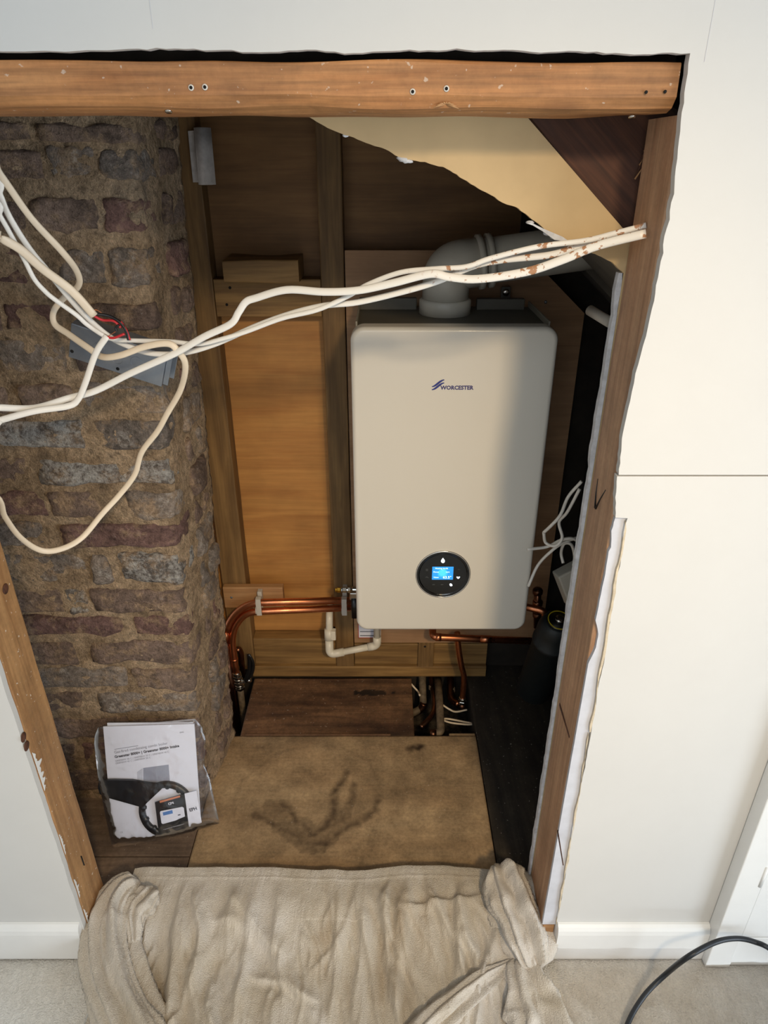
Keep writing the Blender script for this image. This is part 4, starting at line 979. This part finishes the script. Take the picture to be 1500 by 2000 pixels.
# ------------------------------------------------------------------ galvanised back box against the chimney
bxo = thing('metal_back_box', P(220, 700, Y=1.25), 'galvanised steel electrical back box hanging against the brickwork', 'metal box')
c1_, c2_, c3_, c4_ = P(131, 628, Y=1.215), P(318, 690, Y=1.215), P(303, 764, Y=1.225), P(134, 697, Y=1.225)
ux = (c2_ - c1_).normalized(); uz = (c1_ - c4_); uz = (uz - ux * uz.dot(ux)).normalized(); un = ux.cross(uz)   # un points away from the viewer
W_, Hh, D_ = (c2_ - c1_).length, (c1_ - c4_).length * 0.98, 0.042
def obox(name, u0, u1, v0, v1, w0, w1, mat, parent, bev=0.0008):
    bm = box_bm(u0, u1, v0, v1, w0, w1, bev)
    for v in bm.verts: v.co = c4_ + ux * v.co.x + uz * v.co.y - un * v.co.z * -1.0
    bmesh.ops.recalc_face_normals(bm, faces=bm.faces)
    return bobj(name, bm, mat, parent)
un = ux.cross(uz); 
if un.y < 0: un = -un
def obx(name, u0, u1, v0, v1, w0, w1, mat, parent=bxo, bev=0.0008):
    bm = box_bm(u0, u1, v0, v1, w0, w1, bev)
    for v in bm.verts: v.co = c4_ + ux * v.co.x + uz * v.co.y + un * v.co.z
    bmesh.ops.recalc_face_normals(bm, faces=bm.faces)
    return bobj(name, bm, mat, parent)
obx('face_plate', 0, W_, 0, Hh, 0, 0.0015, M['galv'])
obx('side_wall', 0, W_, Hh - 0.0015, Hh, 0.0016, D_, M['galv']); obx('side_wall', 0, W_, 0, 0.0015, 0.0016, D_, M['galv'])
obx('side_wall', 0, 0.0015, 0.0016, Hh - 0.0016, 0.0016, D_, M['galv']); obx('side_wall', W_ - 0.0015, W_, 0.0016, Hh - 0.0016, 0.0016, D_, M['galv'])
obx('fixing_lug', W_ + 0.0002, W_ + 0.010, 0.004, Hh - 0.006, 0.004, 0.006, M['galv']); obx('fixing_lug', W_ + 0.0002, W_ + 0.011, 0.002, Hh - 0.002, D_ - 0.003, D_ - 0.001, M['galv'])
for u, v in ((0.30, 0.55), (0.50, 0.42), (0.70, 0.5)):
    c = c4_ + ux * W_ * u + uz * Hh * v - un * 0.0002
    lathe('knockout', [(0.0105, 0), (0.0105, 0.0004), (0.0098, 0.0004), (0.0098, 0)], c, -un, M['galv'], bxo, 24, ring=True)
for u, v in ((0.03, 0.2), (0.93, 0.8), (0.52, 0.12)):
    lathe('slot_hole', [(0.0032, 0), (0.0032, 0.0004)], c4_ + ux * W_ * u + uz * Hh * v, -un, M['hole'], bxo, 12)

# ------------------------------------------------------------------ white cables slung across the opening
def cy(px): return float(np.interp(px, [-60, 0, 200, 350, 500, 640, 900, 1150, 1260], [1.09, 1.10, 1.165, 1.150, 1.125, 1.09, 1.035, 0.99, 0.968]))
VIEW = Vector((0, 0.93, -0.36))
def cable(pts_, w, h, mat, label, off=0.0, Ys=None, par=None):
    path = []
    for i, q in enumerate(pts_):
        Y = q[2] if len(q) > 2 else cy(q[0]) + off
        path.append(P(q[0], q[1], Y=Y))
    # run on behind the left wall instead of stopping at the edge of the picture
    if pts_[0][0] < 0:
        g_ = (path[0] - path[1]).normalized(); path = [path[0] + g_ * 0.08 + Vector((-0.38, 0.02, 0.05)), path[0] + g_ * 0.06 + Vector((-0.12, 0.0, 0.0))] + path
    if pts_[-1][0] < 0:
        g_ = (path[-1] - path[-2]).normalized(); path = path + [path[-1] + g_ * 0.06 + Vector((-0.12, 0.0, 0.0)), path[-1] + g_ * 0.08 + Vector((-0.38, 0.02, 0.0))]
    sm = catmull(path, 7)
    V, F = sweep(sm, w / 2, h / 2, 12, VIEW)
    return mobj('flat_cable', V, F, M[mat], par, True, label=label, cat='cable', group='white cables slung across the opening')
def core(parent, pts_, mat, name, r=0.0019, Y=None, off=-0.01):
    tube(name, catmull([P(x, y, Y=(Y or cy(x)) + off) for x, y in pts_], 6), r, M[mat], parent, 8)
cable([(-40, 290), (0, 340), (60, 425, 1.135), (120, 490, 1.165), (150, 530, 1.19), (153, 558, 1.2), (125, 582, 1.205), (105, 608, 1.20), (107, 633, 1.195), (133, 652, 1.185), (173, 680, 1.165), (200, 697, 1.155), (235, 694, 1.145), (283, 677, 1.14), (327, 671, 1.135), (347, 685, 1.135), (362, 713, 1.15), (353, 760, 1.18), (327, 807, 1.2), (307, 843, 1.21), (277, 883, 1.22), (263, 927, 1.225), (233, 967, 1.22), (200, 1003, 1.2), (160, 1050, 1.17), (120, 1072, 1.14), (80, 1075, 1.12), (40, 1050, 1.1), (10, 1010, 1.09), (-20, 960, 1.08)],
      0.0112, 0.0058, 'cablecream', 'cream cable that loops low in front of the bricks and back to the left')
b_ = cable([(-30, 452), (0, 465), (40, 487), (83, 525), (140, 568), (184, 617)], 0.0138, 0.0065, 'cablecream', 'thick cream cable ending in bare red and black cores above the metal box', -0.012)
core(b_, [(182, 616), (200, 625), (222, 627), (236, 640)], 'red', 'red_core', 0.0022); core(b_, [(184, 613), (212, 617), (235, 630), (247, 648), (251, 664)], 'blackcore', 'black_core', 0.0026)
core(b_, [(180, 606), (190, 606), (202, 614)], 'copper', 'bare_earth', 0.0007); core(b_, [(236, 628), (247, 645), (254, 664)], 'red', 'red_core', 0.0016)
cable([(-20, 340), (0, 380), (14, 415), (40, 460), (66, 497), (92, 528), (127, 572), (167, 617), (213, 657), (253, 677), (295, 690), (353, 690), (417, 673), (500, 637), (567, 613), (633, 597), (700, 590), (793, 568), (858, 548), (924, 520), (980, 508), (1073, 498), (1134, 480), (1200, 465), (1262, 452)],
      0.0095, 0.0056, 'cablerust', 'white cable, lowest of the strands beneath the flue, entering the right stud', 0.006)
cable([(-20, 385), (0, 421), (16, 449), (29, 473), (48, 508), (67, 545), (88, 569), (107, 585), (149, 615), (173, 636), (215, 661), (260, 665), (333, 667), (387, 672), (433, 662), (480, 648), (550, 622), (620, 605), (680, 578), (720, 555), (783, 532), (850, 525), (910, 521), (957, 505), (1050, 482), (1143, 470), (1200, 456), (1262, 440)],
      0.0076, 0.0052, 'cablerust', 'thin white cable, uppermost strand where the bundle meets the right stud', -0.004)
d_ = cable([(-20, 828), (0, 821), (67, 803), (133, 793), (153, 779), (167, 747), (187, 690), (209, 656)], 0.0112, 0.006, 'cable', 'white cable rising from the lower left and ending in red and bare copper cores', -0.030)
core(d_, [(208, 658), (222, 660), (243, 652)], 'red', 'red_core', 0.0021, off=-0.03); core(d_, [(206, 660), (219, 652), (228, 646)], 'copper', 'bare_earth', 0.0007, off=-0.03)
core(d_, [(228, 647), (226, 640), (232, 635)], 'blackcore', 'black_core', 0.0022, off=-0.03)
cable([(-20, 796), (0, 796), (67, 797), (133, 778), (187, 763), (253, 730), (327, 697), (355, 683), (400, 657), (450, 633), (466, 610), (480, 590), (500, 582), (560, 566), (633, 570), (700, 567), (767, 553), (840, 535), (877, 541), (933, 545), (1027, 531), (1097, 508), (1167, 480), (1262, 456)],
      0.0118, 0.0060, 'cablerust', 'thick white cable kinked in front of the noggin and running to the right stud', -0.018)

# ------------------------------------------------------------------ clear bag of booklets leaning on the chimney
A0, B0 = Vector((0, 1.150, 0.004)), Vector((0, 1.268, 0.305))
vdir = (B0 - A0).normalized(); bn = Vector((1, 0, 0)).cross(vdir)           # normal facing the viewer (-y, +z)
if bn.y > 0: bn = -bn
def PB(x, y, lift=0.0):
    u, v = (150 + x / 4.545 - 750) / FPX, (1000 - (1380 + y / 4.545)) / FPX
    d = Vector((u, CT + v * ST, -ST + v * CT)); o = Vector((0, 0, H)); a = A0 + bn * lift
    return o + d * ((a - o).dot(bn) / d.dot(bn))
def plate(name, quad, lift0, lift1, mat, parent=None, **kw):
    V = [PB(x, y, lift0) for x, y in quad] + [PB(x, y, lift0) + bn * (lift1 - lift0) for x, y in quad]
    n = len(quad)
    bm = bmesh.new(); bv = [bm.verts.new(v) for v in V]
    bm.faces.new(bv[:n]); bm.faces.new(bv[n:][::-1])
    for i in range(n): bm.faces.new((bv[i], bv[(i + 1) % n], bv[n + (i + 1) % n], bv[n + i]))
    bmesh.ops.triangulate(bm, faces=[f for f in bm.faces if len(f.verts) > 4], ngon_method='EAR_CLIP')
    bmesh.ops.recalc_face_normals(bm, faces=bm.faces)
    return bobj(name, bm, mat, parent, **kw)
plate('paper_sheaf', [(275, 140), (1035, 135), (1085, 1040), (360, 1200)], -0.002, 0.002, M['paperedge'], label='sheaf of white papers behind the booklet in the clear bag', cat='papers')
bkl = plate('instruction_booklet', [(240, 172), (1045, 148), (1105, 1045), (330, 1222)], 0.003, 0.0075, M['paper'], label='white boiler instruction booklet inside the clear bag', cat='booklet')
tx = PB(730, 345) - PB(330, 415)
ty = vdir
L1 = 0.0079
text('title_text', 'Gas-fired condensing combi boiler', PB(332, 408, L1), tx, ty, 0.0098, M['inklight'], bkl)
text('title_text', 'Greenstar 8000+ | Greenstar 8000+ Intake', PB(336, 448, L1), tx, ty, 0.0094, M['ink'], bkl, bold=0.0003)
text('small_text', 'GR8700iW 30 C | GR8700iW 35 C | GR8700iW 40 C', PB(342, 484, L1), tx, ty, 0.0062, M['inklight'], bkl)
text('small_text', 'GR8700iW 45 C | GR8700iW 50 C', PB(344, 506, L1), tx, ty, 0.0062, M['inklight'], bkl)
plate('title_rule', [(335, 378), (545, 345), (545, 349), (335, 382)], L1 - 0.0004, L1, M['inklight'], bkl)
text('corner_text', 'ENG', PB(915, 232, L1), tx, ty, 0.005, M['ink'], bkl)
plate('picture', [(590, 545), (815, 515), (828, 680), (590, 690)], L1 - 0.0004, L1, M['picgrey'], bkl)
plate('picture', [(535, 580), (585, 547), (586, 690), (540, 690)], L1 - 0.0004, L1, M['piclight'], bkl)
text('corner_text', 'CE', PB(385, 1118, L1), tx, ty, 0.006, M['inklight'], bkl)
# ring spanner
ctr, ro, ri = (800, 905), 246, 190
out = [(ctr[0] + ro * math.cos(a), ctr[1] + ro * math.sin(a)) for a in [math.radians(t) for t in range(-75, 196, 6)]]
spn = thing('ring_spanner', PB(500, 750, 0.009), 'black plastic ring spanner with toothed inside in the clear bag', 'spanner')
V, F = [], []
N = 120
for k in range(N):
    a = 2 * math.pi * k / N
    tooth = 12 if (k % 10) in (0, 1, 2) else 0
    for r, lf in ((ro, 0.009), (ro - 5, 0.0165), (ri - tooth + 5, 0.0165), (ri - tooth, 0.009)):
        V.append(PB(ctr[0] + r * math.cos(a) * 1.0, ctr[1] + r * math.sin(a), 0.009) + bn * (lf - 0.009))
for k in range(N):
    m = (k + 1) % N
    for j in range(4): F.append((k * 4 + j, m * 4 + j, m * 4 + (j + 1) % 4, k * 4 + (j + 1) % 4))
mobj('ring_head', V, F, M['toolblack'], spn, True)
hq = [(205, 660), (230, 642), (330, 638), (500, 642), (620, 664), (720, 680), (800, 668), (760, 720), (690, 745), (640, 790), (605, 845), (590, 880), (565, 872), (545, 850), (500, 845), (480, 832), (455, 836), (440, 815), (410, 818), (385, 795), (350, 785), (300, 782), (250, 785), (215, 760), (200, 710)]
plate('handle', hq, 0.009, 0.0175, M['toolblack'], spn)
# thermostat leaflet
cd = plate('thermostat_leaflet', [(695, 848), (957, 772), (1063, 745), (1115, 1062), (1000, 1092), (735, 1162)], 0.0185, 0.0205, M['toolblack'], label='small black and white thermostat leaflet at the front of the clear bag', cat='leaflet')
L2 = 0.0210
plate('white_panel', [(957, 772), (1063, 745), (1115, 1062), (1000, 1092)], 0.0204, L2, M['paper'], cd)
plate('orange_strip', [(735, 838), (915, 788), (918, 803), (738, 855)], 0.0204, L2, M['orange'], cd)
tx2 = PB(960, 775) - PB(700, 848)
text('print_text', 'CP4', PB(836, 860, L2), tx2, ty, 0.0085, M['paper'], cd, align='CENTER', bold=0.0003)
text('print_text', 'EPH', PB(1033, 912, L2), tx2, ty, 0.0115, M['ink'], cd, align='CENTER', bold=0.0004)
text('print_text', 'Programmable RF Thermostat & Receiver', PB(862, 1066, L2), tx2, ty, 0.0032, M['paper'], cd, align='CENTER')
text('print_text', 'For boilers and heating systems', PB(866, 1092, L2), tx2, ty, 0.0026, M['inklight'], cd, align='CENTER')
plate('thermostat_picture', [(738, 940), (745, 928), (935, 890), (950, 898), (960, 975), (905, 995), (880, 1010), (765, 1042), (752, 1034)], 0.0206, L2, M['paper'], cd)
plate('display_picture', [(762, 940), (848, 918), (853, 948), (768, 968)], L2, L2 + 0.0003, M['lcdblue'], cd)
plate('button_picture', [(897, 960), (920, 955), (921, 963), (898, 968)], L2, L2 + 0.0003, M['ink'], cd)
# the bag film: two crinkled layers
def lerp_poly(pl, t):
    L = [0]
    for a, b in zip(pl[:-1], pl[1:]): L.append(L[-1] + math.dist(a, b))
    s_ = t * L[-1]
    for i in range(len(pl) - 1):
        if s_ <= L[i + 1] + 1e-9:
            k = (s_ - L[i]) / (L[i + 1] - L[i] + 1e-9); return (pl[i][0] + (pl[i + 1][0] - pl[i][0]) * k, pl[i][1] + (pl[i + 1][1] - pl[i][1]) * k)
    return pl[-1]
left = [(190, 185), (160, 260), (155, 330), (190, 640), (240, 900), (305, 1215), (330, 1252)]
right = [(1050, 108), (1110, 180), (1145, 300), (1130, 520), (1180, 640), (1225, 850), (1268, 1035)]
bag = thing('clear_plastic_bag', PB(700, 1200, 0), 'clear crinkled plastic bag of booklets leaning on the bricks', 'plastic bag')
for layer, base, amp in (('front_film', 0.0255, 0.7), ('back_film', -0.004, 0.25)):
    nu, nv = 46, 50; V, F = [], []
    for j in range(nv + 1):
        t = j / nv; a, b = lerp_poly(left, t), lerp_poly(right, t)
        for i in range(nu + 1):
            s_ = i / nu; x, y = a[0] + (b[0] - a[0]) * s_, a[1] + (b[1] - a[1]) * s_
            if t > 0.9: y += 60 * math.sin(math.pi * s_) * (t - 0.9) * 4
            e = min(s_, 1 - s_, t, 1 - t); ed = min(1, e / 0.07)
            q = Vector((x * 0.006, y * 0.006, 3.3 if layer == 'front_film' else 8))
            w = 0.004 * mnoise.noise(q) + 0.0028 * abs(mnoise.noise(q * 2.6)) + 0.0012 * mnoise.noise(q * 6)
            V.append(PB(x, y, (0.019 if base > 0 else 0.0) + (base - (0.019 if base > 0 else 0.0)) * ed ** 0.5 + amp * w * (0.5 + 0.5 * ed)))
    m = nu + 1
    for j in range(nv):
        for i in range(nu): F.append((j * m + i, j * m + i + 1, (j + 1) * m + i + 1, (j + 1) * m + i))
    mobj(layer, V, F, M['film'], bag, True)

# ------------------------------------------------------------------ skirtings, door, film and cord
def skirting(name, x0, x1, label):
    sec = [(WY - 0.0002, 0.0), (WY - 0.016, 0.0), (WY - 0.016, 0.085), (WY - 0.014, 0.096), (WY - 0.010, 0.103), (WY - 0.005, 0.107), (WY - 0.0002, 0.108)]
    V = [(x, a, b) for x in (x0, x1) for a, b in sec]; n = len(sec)
    F = [(i, (i + 1) % n, n + (i + 1) % n, n + i) for i in range(n)] + [tuple(range(n))[::-1], tuple(range(n, 2 * n))]
    bm = bmesh.new(); bv = [bm.verts.new(v) for v in V]
    for f in F: bm.faces.new([bv[i] for i in f])
    bmesh.ops.recalc_face_normals(bm, faces=bm.faces)
    return bobj(name, bm, M['gloss'], None, label=label, kind='structure')
skirting('baseboard_right', 0.3735, 0.6995, 'white skirting board right of the opening')
skirting('baseboard_left', -2.2, -0.655, 'white skirting board left of the opening')
d1 = thing('trim_1', (0.74, 0.88, 0), 'white painted frame of a cupboard door at the right edge', kind='structure')
box('frame_upright', 0.700, 0.754, 0.862, WY - 0.0005, 0.0, 2.0, M['gloss'], d1, 0.002)
box('frame_sill', 0.7545, 1.5, 0.866, WY - 0.0005, 0.0, 0.098, M['gloss'], d1, 0.002)
dr = thing('door_1', (1.0, 0.88, 0.1), 'white cupboard door at the lower right edge', kind='structure')
box('door_leaf', 0.7575, 1.45, 0.8665, WY - 0.001, 0.1015, 1.95, M['gloss'], dr, 0.0015)
hg = P(1491, 1712, Y=0.863)
tube('hinge', [hg + Vector((0, 0, -0.03)), hg + Vector((0, 0, 0.03))], 0.004, M['gloss'], dr, 10)
def filmz(x, y):
    k = 0.006 + 0.003 * nz(x * 7, y * 7) + 0.03 * max(0, 0.10 - abs(nz(x * 7 + y * 4, y * 9, 4))) + 0.002 * abs(nz(x * 30, y * 30, 4))
    if y > 0.866: k += (y - 0.866) * 3.0
    return k
grid_mesh('floor_film', 0.375, 1.35, 0.30, 0.8772, 90, 60, filmz, M['floorfilm'], label='clear protective plastic film laid over the carpet on the right', cat='plastic film')
tube('power_cord', catmull([P(1215, 2060, Z=0.015), P(1226, 2000, Z=0.016), P(1258, 1945, Z=0.03), P(1300, 1903, Z=0.06), P(1345, 1868, Y=0.80), P(1398, 1840, Y=0.825), P(1440, 1833, Y=0.835), P(1475, 1840, Y=0.83), P(1510, 1857, Y=0.815), P(1600, 1920, Z=0.015)], 8), 0.0052, M['cord'], None, 12, label='black power cord arching across the carpet at lower right', cat='cord')
slab('paper_scrap', [(P(150, 2012, Z=0.002).x, P(150, 2012, Z=0.002).y), (P(262, 1968, Z=0.002).x, P(262, 1968, Z=0.002).y), (P(330, 2030, Z=0.002).x, P(330, 2030, Z=0.002).y), (-0.5, 0.60), (-0.62, 0.62)], 0.0005, 0.0018, M['paper'], plane='XY', label='white paper sheet under the left of the dust sheet', cat='paper')

# ------------------------------------------------------------------ dust sheet
ds = thing('dust_sheet', (-0.1, 0.85, 0.0), 'crumpled beige calico dust sheet over the threshold with bunched twisted ends', 'dust sheet')
def ridge(x): return 1 - abs(2 * (x - math.floor(x)) - 1)
def cloth():
    nu, nv = 300, 200
    s_ = np.linspace(0, 1, nu + 1)[None, :] * np.ones((nv + 1, 1)); t = np.linspace(0, 1, nv + 1)[:, None] * np.ones((1, nu + 1))
    x = -0.60 + 0.928 * s_
    k = np.clip((t - 0.08) / 0.92, 0, 1)
    # back hem rolls down to the floor behind, the sheet runs forward over the sill and down to the carpet
    y = np.where(t < 0.08, 1.072 - 0.012 * t / 0.08, 1.060 - 0.50 * k)
    e = np.clip((0.99 - y) / 0.16, 0, 1)
    zb = np.where(t < 0.08, 0.004 + 0.040 * np.sin(np.minimum(t / 0.08, 1) * math.pi / 2), 0.044 - 0.030 * e * e * (3 - 2 * e))
    hem = np.array([0.014 * nz(v * 4.2, 0.3) + 0.006 * nz(v * 13, 5.3) for v in x[0]])[None, :]
    y = y + hem * np.where(t < 0.3, 1.0, 0.4)
    f = np.zeros_like(x)
    for j in range(nv + 1):
        for i in range(nu + 1):
            X, Y = x[j, i], y[j, i]
            f[j, i] = 0.0045 * nz(X * 7, Y * 3.5, 8.0) + 0.003 * nz(X * 26, Y * 8, 2.0) + 0.0009 * nz(X * 90, Y * 40, 9.0)
    rn = random.Random(77)
    def crease(x0, y0, x1, y1, w, h, bow):
        nonlocal f
        dx, dy = x1 - x0, y1 - y0; L = math.hypot(dx, dy); ux, uy = dx / L, dy / L
        a_ = ((x - x0) * ux + (y - y0) * uy) / L; d_ = -(x - x0) * uy + (y - y0) * ux - bow * np.sin(np.clip(a_, 0, 1) * math.pi) - 0.004 * np.sin(a_ * 9 + x0 * 50)
        env = np.clip(np.minimum(a_, 1 - a_) / 0.25, 0, 1); env = env * env * (3 - 2 * env)
        q = d_ / w
        f += h * env * (np.exp(-np.where(q > 0, q * 0.55, q * 1.6) ** 2) - 0.35 * np.exp(-((q + 1.9) / 1.2) ** 2))
    for k_ in range(150):                                   # many small pulls along the cloth
        x0 = rn.uniform(-0.58, 0.32); y0 = rn.uniform(0.62, 1.05); L = rn.uniform(0.08, 0.24); sl_ = rn.gauss(0.05, 0.16)
        crease(x0, y0, x0 + sl_ * L, y0 - L, rn.uniform(0.0035, 0.008), rn.uniform(0.0016, 0.0050), rn.uniform(-0.012, 0.012))
    for k_ in range(20):                                    # longer soft pleats
        x0 = rn.uniform(-0.52, 0.28); L = rn.uniform(0.2, 0.4)
        crease(x0, 1.03, x0 + rn.gauss(0.02, 0.08), 1.03 - L, rn.uniform(0.008, 0.014), rn.uniform(0.004, 0.010), rn.uniform(-0.02, 0.02))
    crease(-0.46, 1.00, -0.28, 0.60, 0.020, 0.016, -0.03); crease(-0.50, 0.98, -0.42, 0.62, 0.014, 0.014, 0.02); crease(-0.40, 0.95, -0.20, 0.86, 0.012, 0.008, 0.01)
    crease(0.27, 0.97, 0.10, 0.72, 0.016, 0.012, 0.03); crease(0.30, 0.93, 0.20, 0.78, 0.012, 0.010, 0.02); crease(0.25, 1.00, 0.02, 0.97, 0.008, 0.005, 0.01)
    crease(-0.30, 0.84, -0.12, 0.78, 0.007, 0.006, 0.0); crease(0.22, 0.86, 0.16, 0.70, 0.010, 0.008, -0.01); crease(0.16, 0.92, 0.20, 0.84, 0.008, 0.008, 0.01)
    f += 0.0012 * np.exp(-((y - 1.035 - hem * 0.8) / 0.0025) ** 2)
    z = np.maximum(zb + (f + 0.006) * (0.35 + 0.65 * np.clip(t / 0.1, 0, 1)), 0.0035)
    V = np.stack([x, y, z], -1).reshape(-1, 3).tolist()
    m = nu + 1
    F = [(j * m + i, j * m + i + 1, (j + 1) * m + i + 1, (j + 1) * m + i) for j in range(nv) for i in range(nu)]
    return V, F
V, F = cloth()
mobj('sheet', V, F, M['cloth'], ds, True)
def bunch(name, ctrl, rad, flat, k1, tw, seed, folds=(5, 9, 16), amps=(0.26, 0.22, 0.11)):
    path = catmull(ctrl, 14)
    def prof(f, a):
        w = 0.0
        for n_, am in zip(folds, amps):
            u = a * n_ / (2 * math.pi) + 0.35 * nz(f * 5, math.cos(a) * 1.5 + seed, math.sin(a) * 1.5)
            w += am * (ridge(u + seed) * 2 - 1)
        w += 0.10 * nz(f * 6 + seed, math.cos(a) * 2, math.sin(a) * 2)
        return 1 + w
    V, F = sweep(path, rad, lambda f: rad(f) * flat, 96, (0, 0, 1), True, tw, prof)
    V = [Vector((v.x, v.y, max(v.z, 0.003))) for v in V]
    return mobj(name, V, F, M['cloth'], ds, True)
def rp_(pts_): return lambda f: float(np.interp(f, [p_[0] for p_ in pts_], [p_[1] for p_ in pts_]))
bunch('twisted_end', [P(980, 1690, Z=0.075), P(994, 1735, Z=0.07), P(1013, 1790, Z=0.06), P(1033, 1845, Z=0.05), P(1047, 1895, Z=0.03)], rp_([(0, 0.012), (0.04, 0.034), (0.12, 0.046), (0.4, 0.055), (0.75, 0.050), (0.95, 0.032), (1, 0.006)]), 0.85, 3, 1.4, 2.0)
bunch('twisted_end', [P(1015, 1870, Z=0.03), P(1030, 1925, Z=0.03), P(1050, 1990, Z=0.025), P(1060, 2060, Z=0.02)], rp_([(0, 0.012), (0.1, 0.035), (0.5, 0.055), (1, 0.07)]), 0.5, 3, 0.5, 5.0, (4, 7, 13))
bunch('twisted_end', [P(272, 1722, Z=0.070), P(245, 1745, Z=0.066), P(218, 1795, Z=0.055), P(212, 1860, Z=0.045), P(228, 1930, Z=0.035), P(262, 2010, Z=0.028), P(285, 2070, Z=0.02)], rp_([(0, 0.010), (0.05, 0.030), (0.15, 0.042), (0.35, 0.055), (0.6, 0.050), (0.85, 0.05), (1, 0.055)]), 0.8, 3, 1.8, 8.0)
bunch('twisted_end', [P(300, 1735, Z=0.066), P(282, 1760, Z=0.070), P(262, 1790, Z=0.066), P(262, 1840, Z=0.05)], rp_([(0, 0.008), (0.15, 0.026), (0.5, 0.030), (1, 0.012)]), 0.8, 2, 2.2, 12.0, (4, 7, 11))
bunch('front_fold', [P(1000, 1880, Z=0.028), P(930, 1930, Z=0.03), P(860, 1990, Z=0.03), P(790, 2060, Z=0.028)], rp_([(0, 0.008), (0.2, 0.022), (0.6, 0.027), (1, 0.03)]), 0.7, 2, 0.8, 15.0, (3, 6, 11))
